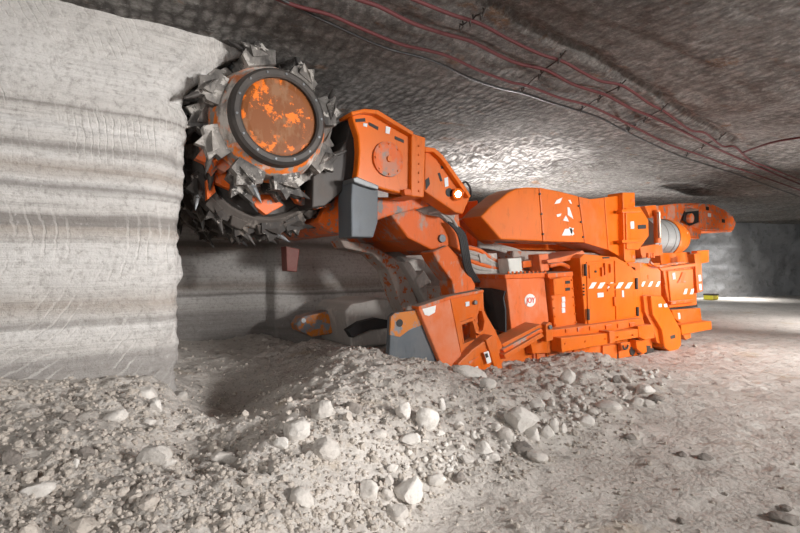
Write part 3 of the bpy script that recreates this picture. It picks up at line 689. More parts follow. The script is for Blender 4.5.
prism('deck_shelf', [(474, 272), (500, 268), (560, 266), (574, 270), (574, 282), (506, 284), (478, 290)], 5.28, .6, M['dusty'], ROOT, .02)
bm = bmesh.new(); add_px(bm, [(547, 260), (560, 257.5), (572, 254.5), (583, 250.5), (585, 253), (577, 259), (562, 262), (548, 263.5)], 4.75, .5)
link_mesh('fender', bm, M['faded'], ROOT, bevel=.01, label='faded curved fender flap')
tube('hydraulic_hose', [at(549, 266, 4.85), at(560, 264, 4.8), at(568, 267, 4.8), at(573, 273, 4.85)], .035, M['dusty'], ROOT)

# ---- electrical cabinet with two hazard-striped doors
cab = prism('electrical_cabinet', [(580, 258), (584.4, 254), (616, 257), (625, 262), (641, 265.6), (643.5, 318), (586, 329)], 4.58, .5, M['clean'], ROOT, .012, 'clean orange electrical cabinet with two doors')
prism('cabinet_side', [(571, 256), (584, 254), (588, 330), (577, 332)], 4.80, .4, M['orange'], cab, .01)
d1 = prism('door', [(587, 262), (613.5, 260), (615, 320), (588.5, 325.5)], 4.56, .03, M['clean'], cab, .006)
d2 = prism('door', [(615, 260.5), (626, 265), (635.5, 267.5), (637.5, 315.5), (616.5, 319.6)], 4.56, .03, M['clean'], cab, .006)
prism('hatch', [(589.5, 265), (597, 264.3), (597.8, 277.5), (590, 278.4)], 4.54, .03, M['clean'], cab, .006)
for px, y0, y1 in ((585.3, 264, 276), (588.3, 309, 320), (636.6, 278, 289), (637.6, 307, 316)):
    c0 = at(px, y0, 4.54); c1 = at(px+.2, y1, 4.54); cyl('hinge', c0, c1, .022, M['dark'], cab, 12, .004, 'dark hinge')
for px, y0, y1 in ((602, 267.5, 276), (610.5, 264, 272.5), (614.5, 297, 306), (605, 263, 275)):
    decal('latch', [(px, y0), (px+1.7, y0-.2), (px+2, y1), (px+.4, y1+.2)], 4.56, M['orange'], cab, t=.035)
c = at(595, 271.5, 4.54); cyl('lock', c-Vector((0, .02, 0)), c, .018, M['dark'], cab, 10, 0)
stripes = [(590, 0), (598.5, 0), (608.5, 1), (617, 1), (626, 1)]
for px, kind in stripes:
    w_ = 5.2 if kind == 0 or px > 615 else 3.6
    decal('hazard_stripe', [(px+2.3, 282.6), (px+2.3+w_-.6, 282.3), (px+w_-2, 288.2), (px-1.2, 288.6)], 4.558, M['white'], cab, 'white hazard stripe')
prism('cross_brace', [(607.5, 284), (616, 283), (616.4, 285), (612.5, 287), (616.6, 290), (608, 291.5), (607.8, 289.5), (611, 287)], 4.54, .02, M['clean'], cab, .004)
decal('sticker', [(597.5, 293), (603.5, 292.5), (603.8, 297), (597.9, 297.6)], 4.556, M['sticker'], cab, 'pale blue notice')
decal('sticker', [(622, 290.5), (623.8, 290.3), (624.2, 297), (622.4, 297.3)], 4.556, M['sticker'], cab, 'pale sticker')
decal('nameplate', [(603, 257), (609.5, 256.8), (609.6, 258.4), (603.2, 258.6)], 4.578, M['black'], cab, 'dark nameplate')
for k in range(4):
    c = at(583.2, 285+k*3.2, 4.58); cyl('bolt', c-Vector((0, .02, 0)), c, .013, M['dark'], cab, 8, 0)
sidep = prism('side_panel', [(638.6, 263.5), (660.5, 263), (662, 318), (645, 318), (643, 300)], 4.66, .5, M['clean'], ROOT, .012)
for px in (641, 648.5, 656): decal('hazard_stripe', [(px+2, 281.7), (px+4.6, 281.4), (px+2.4, 286.4), (px-.4, 286.8)], 4.66, M['white'], sidep, 'white hazard stripe')
decal('slot', [(648, 275), (649.8, 274.8), (650, 279), (648.2, 279.3)], 4.66, M['orange'], sidep)
rear = prism('rear_cabinet', [(662.5, 267.5), (696, 265.5), (697, 305), (669.5, 308)], 4.72, .9, M['orange'], ROOT, .012)
prism('rear_door', [(668, 271), (693, 269), (694, 302), (671.5, 304.5)], 4.69, .05, M['clean'], rear, .008)
prism('rear_post', [(694.5, 254), (701, 252.5), (703, 291), (697.5, 293)], 4.66, .12, M['orange'], rear, .008)
prism('rear_ledge', [(659, 268), (697, 263), (697.5, 266), (662, 271)], 4.64, .9, M['orange'], rear, .008)
prism('rear_stanchion', [(697, 251), (709, 250), (709, 262), (699, 264)], 4.9, .12, M['orange'], rear, .008)
for px in (683.5, 690): decal('hazard_stripe', [(px+1.6, 289), (px+4.2, 288.6), (px+3, 294), (px, 294.4)], 4.688, M['white'], rear, 'white hazard stripe')
for px, y_ in ((672.5, 273), (698.5, 275), (699, 284)): decal('sticker', [(px, y_), (px+2.4, y_-.2), (px+3, y_+6), (px+.6, y_+6.4)], 4.655 if px > 690 else 4.688, M['sticker'], rear, 'pale sticker')
prism('brace', [(680, 279.5), (683, 272), (686.5, 272), (684, 280), (687, 282.5), (678, 282.5)], 4.67, .04, M['dusty'], rear, .004)
c0 = at(664.5, 285, 4.68); c1 = at(666.8, 297, 4.68); cyl('hinge', c0, c1, .022, M['orange'], rear, 10, .004)
prism('rear_gap', [(668, 305.5), (697, 303), (698, 307), (670, 310)], 4.8, .8, M['dark'], rear, .006)
prism('rear_box', [(671.6, 310), (700.5, 308), (702, 321), (682, 324), (674, 318)], 4.74, .8, M['orange'], rear, .012)
decal('sticker', [(678, 313), (680, 312.8), (680.6, 319), (678.8, 319.3)], 4.738, M['sticker'], rear, 'pale sticker')
bumper = prism('rear_bumper', [(681, 325), (711.5, 321), (712, 329.5), (682, 335)], 4.55, 1.6, M['clean'], ROOT, .012, 'orange rear bumper beam')
prism('bumper_foot', [(683, 335), (691, 333.5), (691, 338), (686, 340)], 4.6, .3, M['orange'], bumper, .01)

for k in range(6):
    c = at(670+k*4.6, 269.6-k*.35, 4.69); cyl('door_bolt', c-Vector((0, .012, 0)), c+Vector((0, .01, 0)), .011, M['dusty'], rear, 6, 0)
prism('door_sill', [(671, 301.5), (694.5, 299), (695, 302), (671.5, 304.5)], 4.65, .06, M['dusty'], rear, .005)
tube('hydraulic_hose', [at(650, 262, 4.6), at(656, 266, 4.58), at(664, 266, 4.6), at(672, 264, 4.65), at(684, 263, 4.7)], .022, M['dusty'], ROOT)
for k in range(3):
    c = at(648+k*2.5, 258, 4.75); cyl('valve', c, c+Vector((0, 0, .09)), .03, M['orange'] if k != 1 else M['dusty'], ROOT, 12, .006)
for px, y0, y1 in ((628, 247, 250), (631, 199, 202), (632, 255, 258)):
    decal('slot', [(px, y0), (px+3.5, y0-.2), (px+3.5, y1), (px, y1+.2)], 4.88 if y0 > 240 else 4.88, M['dusty'], ROOT)
# ---- stabilising jack
jack = prism('stabiliser_jack', [(651, 296), (662.3, 296), (669.6, 308.5), (681, 330), (681.5, 345), (678, 350), (671.6, 352.5), (665, 348), (662, 330), (653, 314.7)], 4.45, .34, M['clean'], ROOT, .015, 'orange stabiliser jack leg')
prism('jack_face', [(643.5, 296), (651, 295), (653, 315), (662, 330), (664, 347), (657, 342), (652, 326), (645, 312)], 4.52, .3, M['orange'], jack, .01)
for px in (658.5, 664): decal('sticker', [(px, 304), (px+3, 303.6), (px+3.4, 307), (px+.5, 307.3)], 4.45, M['sticker'], jack, 'pale square sticker')
decal('chip', [(670.5, 336), (675, 334.5), (675.5, 338), (671, 339)], 4.45, M['dark'], jack, 'dark paint chip')

# ---- track frame, fender beam
track = prism('track_frame', [(500, 345), (533, 338), (618, 330), (645, 328), (652, 335), (653, 353), (618, 357), (534, 366), (500, 378)], 4.62, .5, M['orange'], ROOT, .015)
for x0, x1 in ((534, 558), (559.5, 572), (574, 590), (603, 617), (619, 632), (634, 644)):
    ya = lambda x: 354-(x-534)*.115; yb = lambda x: 372-(x-534)*.16
    prism('frame_panel', [(x0, ya(x0)), (x1, ya(x1)), (x1, yb(x1)), (x0, yb(x0))], 4.58, .06, M['faded'] if x0 < 560 else M['orange'], track, .006)
beam = prism('side_beam', [(561, 338), (611, 333), (611.3, 343.5), (562, 352.5)], 4.32, .22, M['clean'], ROOT, .01, 'orange side bumper beam')
prism('beam', [(614, 332), (638, 329), (638.5, 337.5), (615, 341.5)], 4.34, .22, M['clean'], beam, .01)
prism('beam_end', [(638, 326), (653, 324.5), (655, 338), (645, 340), (639, 337)], 4.38, .25, M['orange'], beam, .012)
prism('beam_clamp', [(609.5, 331.5), (615, 331), (615.5, 342.5), (610, 343.5)], 4.28, .3, M['orange'], beam, .008)
prism('beam_block', [(530, 341), (562, 337.5), (562.5, 352.5), (533, 354)], 4.50, .35, M['orange'], beam, .01)
prism('side_ledge', [(545, 331), (643, 318), (645, 325), (612, 331), (560, 337), (546, 339)], 4.46, .3, M['orange'], track, .01)
for k, px in enumerate((566, 578, 590, 606, 618, 630)):
    prism('ledge_cleat', [(px, 329-k*1.2), (px+6, 328.2-k*1.2), (px+6.2, 332-k*1.2), (px+.2, 333-k*1.2)], 4.44, .1, M['dusty'] if k % 2 else M['orange'], track, .006)
# side ramp plates and lug
for j in range(3):
    dy = j*5.5; prism('push_arm', [(502+j, 344+dy), (541+j*.6, 324+dy*.8), (543+j*.6, 327.5+dy*.8), (504+j, 348.5+dy)], 4.42-.05*j, .3, M['dusty'] if j == 1 else M['orange'], track, .01)
lug = prism('tow_lug', [(546, 325), (549, 322), (552, 323), (553.5, 340), (546.5, 342)], 4.36, .1, M['orange'], track, .01)
c = at(549.3, 327, 4.36); cyl('lug_pin', c-Vector((0, .03, 0)), c+Vector((0, .05, 0)), .032, M['steel'], track, 16)
for k in range(3):
    c = at(633+k*7, 351-k*.6, 4.56); cyl('track_roller', c, c+Vector((0, .2, 0)), .075, M['dark'], track, 20, .008, 'dark track roller')
for px, y_ in ((566, 362), (580, 360), (596, 357.5)):
    decal('slot', [(px, y_), (px+7, y_-.8), (px+7, y_+1.6), (px, y_+2.4)], 4.58, M['dark'], track, 'dark slot')
prism('tow_ring_plate', [(621, 343), (630, 342), (630.5, 349), (621.5, 350.5)], 4.5, .06, M['orange'], track, .006)
bm = bmesh.new(); c = at(625.5, 345, 4.47)
add_tube(bm, [c+Vector((math.cos(PI+t*PI/8)*.07, 0, math.sin(PI+t*PI/8)*.07)) for t in range(9)], .014, 8); link_mesh('tow_ring', bm, M['dark'], track, smooth=True)
for x0 in (537, 547): prism('frame_rib', [(x0, 352.6), (x0+2.2, 352.4), (x0+2.6, 372), (x0+.4, 372.4)], 4.55, .06, M['orange'], track, .005)
for px, y_ in ((565, 341), (585, 338.8), (605, 336.4), (618, 334.6), (633, 332.6)):
    c = at(px, y_+2.5, 4.32); cyl('beam_bolt', c-Vector((0, .014, 0)), c+Vector((0, .01, 0)), .014, M['orange'], beam, 6, 0)
prism('hanging_bracket', [(636, 340), (646, 338.5), (647, 352), (643, 354), (637, 349)], 4.48, .12, M['orange'], track, .008)
# crawler pads
def at_floor(px, Y): return at(px, 300, Y).x
xa, xb = at_floor(520, 4.62), at_floor(652, 4.62)
for k in range(16):
    xx = xa+(xb-xa)*(k+.5)/16
    bm = bmesh.new(); add_box(bm, (xx-.13, 4.60, -.02), (xx+.13, 5.15, .07)); add_box(bm, (xx-.03, 4.60, .05), (xx+.03, 5.15, .12))
    link_mesh('crawler_pad', bm, M['dark'], track, bevel=.012, label='dark steel crawler pad')

# ---- conveyor cover along the top
cov = prism('conveyor_cover', [(481, 216.5), (490, 207), (500, 199), (508, 192.5), (517, 188.2), (528, 187.2), (539, 187.5), (543, 241.5), (501, 239.5)], 4.95, .44, M['clean'], ROOT, .02, 'clean orange rounded conveyor cover')
prism('cover_panel', [(539.6, 187.5), (560, 191.5), (578, 196), (584.5, 242.5), (543.6, 241.5)], 4.95, .6, M['clean'], cov, .012)
prism('cover_panel', [(579, 196.5), (590.7, 199), (604, 197.5), (608, 250), (585, 243)], 4.98, .6, M['orange'], cov, .012)
prism('cover_panel', [(604.5, 197.2), (623, 195), (625, 259.5), (608.5, 250)], 4.98, .6, M['clean'], cov, .012)
prism('cover_belly', [(494, 243), (543, 244), (585, 245), (625, 262), (600, 256), (575, 251), (500, 249)], 5.75, 1.0, M['orange'], cov, .01, 'shadowed belly of the cover')
decal('inlet', [(470, 222.5), (477, 219.5), (500, 240), (491, 241)], 5.36, M['dark'], cov, 'dark inlet slot')
prism('inlet_lip', [(465.5, 219.5), (470, 217), (497, 241), (493, 244)], 5.36, .25, M['faded'], cov, .008)
for px, y_ in ((539.6, 194), (541.3, 214), (542.8, 234), (578.6, 206), (580.8, 222), (583, 237)):
    c = at(px, y_, 4.94); cyl('bolt', c-Vector((0, .015, 0)), c+Vector((0, .02, 0)), .016, M['dark'], cov, 8, 0)
for pts in ([(557, 200), (562.5, 197.5), (560, 203), (554.5, 204.2)], [(568.5, 200), (570.5, 199.8), (572, 204), (570, 203)], [(567.5, 207), (569.5, 207.5), (573.5, 219), (568, 215)],
            [(556.5, 214.5), (561.5, 213.6), (560.5, 216), (557.5, 217)], [(563, 220.5), (566, 215.5), (569, 221.5)], [(562, 235.5), (565, 229), (574, 228), (571, 235.5)], [(569, 227), (571, 227.5), (574.5, 234), (572, 236)]):
    decal('warning_mark', pts, 4.948, M['white'], cov, 'white chevron mark, partly worn off')
prism('mast', [(622.8, 192.5), (635, 192.5), (635.5, 262), (628.5, 266), (624.5, 260)], 4.88, .3, M['clean'], ROOT, .012, 'orange mast bracket')
prism('mast_plate', [(626, 208), (640, 206.5), (648.5, 220), (649, 236), (638.5, 250), (627, 249)], 4.85, .12, M['clean'], ROOT, .012)
for y_ in (209.5, 240): prism('mast_rib', [(622, y_), (641, y_-.8), (641.5, y_+2.4), (622.5, y_+3)], 4.80, .1, M['clean'], ROOT, .006)
decal('nameplate', [(638, 225), (646, 224.6), (646.2, 228.6), (638.3, 229)], 4.848, M['black'], ROOT, 'dark nameplate')
decal('sticker', [(630.5, 221.5), (634, 221.2), (634.3, 228.5), (631, 229)], 4.848, M['sticker'], ROOT, 'pale round sticker')
bm = bmesh.new(); add_px(bm, [(628, 263), (644, 262.5), (643, 266), (635.5, 271.5), (630, 267)], 4.56, .25); link_mesh('mast_foot', bm, M['dusty'], ROOT, bevel=.01)
cyl('lift_cylinder', at(657.5, 243, 4.95), at(656.5, 210, 4.95), .062, M['orange'], ROOT, 20, .008)
cyl('cylinder_rod', at(659.8, 238, 4.86), at(658.8, 212, 4.86), .028, M['chrome'], ROOT, 16, .004, 'pinkish cylinder rod')
prism('cylinder_bracket', [(645, 206), (656, 205), (657, 214), (650, 218)], 5.0, .3, M['orange'], ROOT, .01)
prism('cylinder_bracket', [(640, 247), (662, 243), (663, 255), (642, 258)], 5.0, .4, M['orange'], ROOT, .01)
# fan silencer drum
s0 = at(638, 237, 5.35); s1 = at(661, 237, 5.35); s2 = at(675, 237, 5.35)
R_ = .385
lathe('silencer', (0, s0.y, s0.z), (1, 0, 0), [(0, s0.x), (R_, s0.x), (R_, s1.x), (0, s1.x)], M['silver'], ROOT, 40, label='grey cylindrical fan silencer')
for k in range(3):
    xk = s0.x+(s1.x-s0.x)*(k+.5)/3; lathe('silencer_band', (0, s0.y, s0.z), (1, 0, 0), [(R_-.01, xk-.015), (R_+.008, xk-.015), (R_+.008, xk+.015), (R_-.01, xk+.015)], M['silver'], ROOT, 40)
lathe('silencer_cone', (0, s0.y, s0.z), (1, 0, 0), [(R_+.012, s1.x), (R_+.02, s1.x+.03), (R_+.005, (s1.x+s2.x)/2), (R_*.82, s2.x), (R_*.5, s2.x), (R_*.5, s1.x)], M['clean'], ROOT, 40, label='orange end ring of the silencer')
decal('sticker', [(684.5, 232), (688, 232.5), (687.5, 237), (684, 236.5)], 5.0, M['white'], ROOT, 'white sticker')
prism('silencer_cradle', [(660, 253), (690, 252), (694, 262), (662, 266)], 5.1, .6, M['orange'], ROOT, .01)
# tail conveyor boom
tail = prism('tail_conveyor', [(686, 206), (700, 203.5), (713, 204.5), (724, 209.5), (732.5, 215.6), (736, 223), (733, 230.6), (718, 230), (702.5, 229.5), (690, 226), (700, 222), (700, 210)], 6.0, .3, M['scuffed'], ROOT, .015, 'scuffed orange tail conveyor end')
prism('tail_frame', [(655, 206), (676, 203.5), (700, 203), (700, 210), (684, 211), (680, 222), (690, 226), (702, 230), (700, 239), (690, 238), (668, 222), (655, 222)], 6.05, .3, M['scuffed'], tail, .012)
prism('tail_frame', [(676, 203.5), (713, 205), (733, 217), (732, 230), (690, 227), (660, 222), (660, 206)], 7.0, .2, M['scuffed'], tail, .012)
prism('tail_deck', [(660, 222), (690, 227), (732, 229), (732, 232), (690, 231), (660, 228)], 6.1, 1.0, M['dusty'], tail, .01)
prism('tail_void_plate', [(684.5, 211), (700, 209), (701, 222), (690, 226), (683, 220)], 6.03, .015, M['black'], tail, 0, 'black plate painted as the dark opening')  # black plate in place of a void; its shade is put into the colour
cyl('tail_roller', at(692, 218, 5.95), at(692, 218, 5.95)+Vector((0, 1, 0)), .12, M['dusty'], tail, 24, .01)
cyl('tail_rod', at(684, 210.5, 6.05), at(698, 209, 6.05), .045, M['chrome'], tail, 16, .004)
for px, y_ in ((708, 213), (706, 206.5), (722, 219)): decal('sticker', [(px, y_), (px+3, y_+.5), (px+3, y_+4), (px, y_+3.5)], 6.0, M['black'] if px != 708 else M['sticker'], tail)

# ================================================================== CABLES
HZ = CEIL-.045
def cable(pts, r, mat, label, sag=.0):
    P = [atz(px, py, HZ) for px, py in pts]
    bm = bmesh.new(); add_tube(bm, spline(P, 5), r, 7)
    o = link_mesh('power_cable', bm, mat, None, smooth=True); tag(o, label, 'cable', 'cables along the roof'); return o
CA = [(395, -8), (415, 0), (450, 14), (480, 24), (510, 40), (540, 54), (563, 61.5), (580, 71), (600, 81), (623, 86), (650, 104), (665, 112), (690, 130), (705, 133), (722, 146), (735, 147), (750, 160), (770, 168), (800, 180), (830, 192)]
CB = [(340, -8), (360, 0), (380, 7), (412, 23), (445, 34), (470, 41), (500, 56), (520, 64), (546, 70), (570, 83), (590, 90), (606, 95), (630, 108), (650, 116), (680, 130), (700, 140), (720, 150), (745, 161), (775, 174), (830, 196)]
CC = [(262, -8), (280, 0), (300, 7), (330, 15), (360, 28), (400, 44), (430, 51), (450, 57), (480, 71), (510, 82), (528, 86), (560, 98), (590, 106), (620, 120), (640, 130), (670, 145), (700, 155), (730, 166), (760, 176), (830, 201)]
CD = [(275, -4), (300, 9), (316, 17), (340, 28), (370, 42), (395, 51), (420, 57), (445, 66), (470, 78), (500, 88), (523, 93), (550, 102), (580, 111), (600, 118), (625, 131), (650, 143), (680, 156), (720, 169), (750, 179), (830, 208)]
cable(CA, .016, M['cablered'], 'dark red roof cable, farthest right of the red cables')
cable(CB, .018, M['cablered'], 'dark red roof cable, middle one of the three red cables')
cable(CC, .016, M['cablered'], 'dark red roof cable running close beside the black cable')
cable(CD, .014, M['cableblack'], 'thin black cable along the roof, leftmost of the cables')
cable([(742, 153), (752, 149), (770, 143), (790, 139), (830, 134), (900, 128), (1000, 118)], .018, M['cablered'], 'red cable branching off to the right at the far roof')
for k, (pa, pb, lab) in enumerate((((460, 28), (486, 12), 'nearest the camera'), ((520, 92), (566, 54), 'above the machine, second from the camera'), ((578, 112), (626, 83), 'third from the camera'), ((626, 132), (668, 106), 'fourth from the camera'), ((684, 157), (726, 135), 'farthest along the roof'))):
    a = atz(*pa, HZ); b = atz(*pb, HZ); pts = []
    for i in range(9):
        t = i/8; p = a.lerp(b, t); p.z += -.03*abs(math.sin(t*PI*3))+.035; pts.append(p)
    bm = bmesh.new(); add_tube(bm, pts, .008, 6)
    for t in (.1, .5, .9):
        p = a.lerp(b, t); add_tube(bm, [p+Vector((0, 0, .05)), p+Vector((.02, .01, .02)), p+Vector((.0, .03, -.035)), p+Vector((-.03, 0, 0))], .008, 6)
    o = link_mesh('cable_hanger', bm, M['wire'], None, smooth=True); tag(o, 'twisted wire cable hanger on the roof, '+lab, 'hanger', 'wire hangers holding the roof cables')

# ================================================================== SALT LUMPS
def rock_mesh(sx, sy, sz, seed, ang=.5, sub=3):
    bm = bmesh.new(); bmesh.ops.create_icosphere(bm, subdivisions=sub, radius=1)
    r = random.Random(seed); planes = []
    for _ in range(9):
        n = Vector((r.gauss(0, 1), r.gauss(0, 1), r.gauss(0, 1))).normalized(); planes.append((n, r.uniform(.55, .88)))
    off = Vector((seed*3.1, seed*1.7, seed*.3))
    for v in bm.verts:
        p = v.co.copy()
        for n, dd in planes:
            k = p.dot(n)
            if k > dd: p -= n*(k-dd)*(.55+.45*ang)
        p *= 1+.12*mnoise.noise(v.co*2.2+off)+.05*mnoise.noise(v.co*6+off)
        v.co = Vector((p.x*sx, p.y*sy, p.z*sz))
    return bm
def rock(px, py, w, h, matk, label, name='salt_lump', seed=0, tilt=0, rz=None, flat=None, group=None, cat='rock'):
    p, s = hit(px, py+h*.32)
    wm = w/F*s*.5; hm = h/F*s*.5
    r = random.Random(seed*13+5)
    bm = rock_mesh(wm*1.12, wm*r.uniform(.75, 1.0), hm*(1.2 if flat is None else flat), seed, r.uniform(.5, 1), 3)
    R = Matrix.Rotation((rz if rz is not None else r.uniform(-.4, .4))-.58, 4, 'Z') @ Matrix.Rotation(tilt, 4, 'Y')
    bmesh.ops.transform(bm, matrix=R, verts=bm.verts[:])
    zc = p.z+hm*.45
    bmesh.ops.translate(bm, verts=bm.verts[:], vec=Vector((p.x, p.y, zc)))
    o = link_mesh(name, bm, M[matk], None, smooth=False)
    for q in o.data.polygons: q.use_smooth = True
    try: o.data.set_sharp_from_angle(angle=math.radians(28))
    except Exception: pass
    tag(o, label, cat, group or 'loose lumps of rock salt'); return o
RK = [
 (155, 455, 34, 20, 'rockmid', 'large tilted grey slab with a dark undercut edge at the left heap rim', -.35),
 (167, 463, 18, 9, 'rockmid', 'small wedge tucked under the large tilted slab', 0),
 (225, 458, 24, 13, 'rockmid', 'flat pointed grey lump on the rim in front of the scooped hollow', .2),
 (281, 444, 15, 12, 'rockpale', 'bright cube-shaped lump at the right end of the scooped hollow rim', 0),
 (147, 393, 20, 15, 'rockpale', 'pale block leaning at the foot of the left wall corner', .2),
 (157, 407, 13, 12, 'rockpale', 'pale lump just below the block at the left wall corner', 0),
 (181, 396, 16, 10, 'rockmid', 'grey lump lying at the left inner edge of the scooped hollow', .3),
 (150, 423, 12, 9, 'rockpale', 'rounded pale lump above the large tilted slab', 0),
 (38, 488, 30, 13, 'rockpale', 'pale flat block low on the left heap near the picture edge', 0),
 (117, 416, 24, 11, 'rockpale', 'pale flat flake in the middle of the left heap', -.3),
 (76, 465, 7, 9, 'rockpale', 'tiny upright pale chip among dark stones on the left heap', 0),
 (69, 417, 14, 9, 'rockdark', 'dark streaked stone highest on the left heap', 0),
 (38, 436, 12, 9, 'rockdark', 'small round dark stone on the left heap, left of the pale flake', 0),
 (11, 457, 18, 18, 'rockdark', 'big dark stone at the far left picture edge', 0),
 (86, 453, 16, 11, 'rockdark', 'dark stone beside the tiny upright pale chip', 0),
 (296, 429, 30, 20, 'rockpale', 'broad pale block above the bright cube-shaped lump', -.3),
 (323, 410, 26, 20, 'rockmid', 'long tilted grey block on the slope below the heap top', -.5),
 (353, 407, 15, 14, 'rockdark', 'dark grey angular lump with a shadow high on the central heap', 0),
 (326, 449, 26, 25, 'rockmid', 'round speckled grey boulder in the middle of the central heap', 0),
 (303, 496, 24, 20, 'rockmid', 'round grey speckled boulder low on the central heap', 0),
 (403, 410, 15, 19, 'rockpale', 'upright pale lump left of the tall triangular block', 0),
 (379, 433, 15, 12, 'rockmid', 'half-buried light lump on the central heap slope', 0),
 (411, 440, 23, 11, 'rockpale', 'bright white elongated lump below the tall triangular block', -.1),
 (368, 490, 21, 20, 'rockpale', 'pale rounded lump left of the big bottom block', 0),
 (408, 489, 27, 30, 'rockpale', 'big pale angular block at the bottom of the heap', .2),
 (393, 467, 12, 10, 'rockpale', 'small pale lump above the big bottom block', 0),
 (396, 512, 24, 14, 'rockmid', 'grey lump with a dark underside below the big bottom block', 0),
 (389, 481, 10, 12, 'rockmid', 'small grey lump upper left of the big bottom block', 0),
 (386, 495, 12, 12, 'rockmid', 'rounded grey lump touching the left side of the big bottom block', 0),
 (400, 522, 10, 9, 'rockpale', 'small pale lump nearest the bottom edge under the heap', 0),
 (427, 417, 22, 26, 'rockpale', 'tall triangular pale block on the central heap', .15),
 (442, 405, 9, 13, 'rockpale', 'narrow white lump right of the tall triangular block', 0),
 (459, 426, 10, 9, 'rockpale', 'small pale chip between the triangular block and the largest boulder', 0),
 (495, 427, 11, 9, 'rockpale', 'small pale lump at the upper left of the largest boulder', 0),
 (521, 420, 36, 24, 'rockpale', 'largest pale dome-shaped boulder in the row in front of the machine', 0),
 (505, 436, 15, 15, 'rockmid', 'round grey boulder below left of the largest boulder', 0),
 (532, 435, 18, 15, 'rockpale', 'round pale boulder below right of the largest boulder', 0),
 (484, 449, 17, 14, 'rockpale', 'smooth pale triangular stone at the edge of the floor', 0),
 (494, 458, 14, 9, 'rockpale', 'small flat pale stone just below the smooth triangular stone', 0),
 (467, 461, 13, 10, 'rockmid', 'grey lump left of the smooth triangular stone', 0),
 (435, 480, 21, 13, 'rockpale', 'block with a pale flat face right of the big bottom block', 0),
 (459, 477, 13, 12, 'rockdark', 'dark lump standing in for a shaded hole right of the block with a pale flat face', 0),  # lump in place of a dark hole; its shade is put into colour
 (522, 448, 22, 11, 'rockdark', 'dark streaked stone under the pair of round boulders', 0),
 (488, 383, 17, 10, 'rockpale', 'pale lump high on the windrow below the gathering head', 0),
 (470, 372, 32, 12, 'rockpale', 'long sausage-shaped boulder on the windrow crest by the gathering head', .3),
 (548, 433, 13, 14, 'rockpale', 'upright pointed lump right of the round pale boulder', 0),
 (554, 426, 12, 14, 'rockpale', 'pale lump behind the upright pointed lump', 0),
 (563, 428, 10, 13, 'rockpale', 'pale upright lump ending the boulder row on the right', 0),
 (536, 456, 22, 11, 'rockmid', 'flat lump lying on the floor just below the boulder row', 0),
 (609, 407, 24, 12, 'rockpale', 'pale grey oval boulder at the windrow foot toward the rear', 0),
 (537, 404, 16, 12, 'rockpale', 'pale block above the largest boulder, to its right', 0),
 (587, 421, 16, 10, 'rockpale', 'pale lump left below the oval boulder', 0),
 (646, 389, 20, 11, 'rockpale', 'pale stone farthest right along the windrow', 0),
 (636, 401, 15, 9, 'rockmid', 'grey stone right of the oval boulder', 0),
 (648, 404, 13, 8, 'rockmid', 'low grey stone at the rear end of the windrow foot', 0),
 (655, 397, 17, 8, 'rockdark', 'dark stone at the rear end of the windrow', 0),
 (594, 412, 11, 8, 'rockmid', 'small grey stone touching the oval boulder on its left', 0),
 (567, 377, 18, 16, 'rockpale', 'long pale slab sloping down the windrow below the side beam', .6),
 (617, 380, 9, 8, 'rockdark', 'small black stone high on the windrow below the rear beam', 0),
 (785, 518, 28, 9, 'rockdark', 'long dark flake lying on the floor in the right corner', 0),
 (785, 508, 11, 6, 'rockdark', 'small dark chip just behind the long dark flake on the floor', 0),
 (705, 457, 16, 7, 'rockdark', 'glossy dark stone in the middle of the open floor', 0),
 (681, 454, 10, 6, 'rockdark', 'dark chip left of the glossy dark floor stone', 0),
 (630, 437, 13, 5, 'rockdark', 'thin dark flake on the floor near the windrow foot', 0),
 (680, 521, 9, 6, 'rockdark', 'small dark stone on the floor near the bottom picture edge', 0),
]
for i, (px, py, w, h, mk, lab, tl) in enumerate(RK):
    rock(px, py, w, h, mk, lab, seed=i+1, tilt=tl, name='salt_boulder' if w*h > 480 else 'salt_lump')
# smaller lumps scattered through the windrow
protos = [rock_mesh(1, .85, .75, 200+k, .7, 2) for k in range(8)]
pm = []
for k, b_ in enumerate(protos):
    bmesh.ops.recalc_face_normals(b_, faces=b_.faces[:])
    me = bpy.data.meshes.new('salt_cobble'); b_.to_mesh(me); b_.free()
    for q in me.polygons: q.use_smooth = True
    try: me.set_sharp_from_angle(angle=math.radians(30))
    except Exception: pass
    me.materials.append(M['rockpale'] if k % 3 else M['rockmid']); pm.append(me)
rr = random.Random(42); n_ = 0; tries = 0
while n_ < 150 and tries < 5000:
    tries += 1
    x = rr.uniform(390, 670); base = 500-(x-400)*.40 if x > 400 else 500
    top = 378 if x < 640 else 372
    y = base-abs(rr.gauss(0, 26))-2
    if y < top: continue
    if any(abs(x-q[0]) < q[2]*.55 and abs(y-q[1]) < q[3]*.6 for q in RK): continue
    p, s = hit(x, y)
    w = rr.uniform(4.5, 9)/F*s*.5*(1.0 if x < 560 else .85)
    o = bpy.data.objects.new('salt_cobble', pm[n_ % 8]); COL.objects.link(o)
    o.location = (p.x, p.y, p.z+w*.35); o.scale = (w, w, w); o.rotation_euler = (rr.uniform(-.5, .5), rr.uniform(-.5, .5), rr.uniform(0, 6.28))
    tag(o, 'small pale cobble of salt in the rubble along the windrow foot', 'rock', 'small cobbles along the windrow foot'); n_ += 1
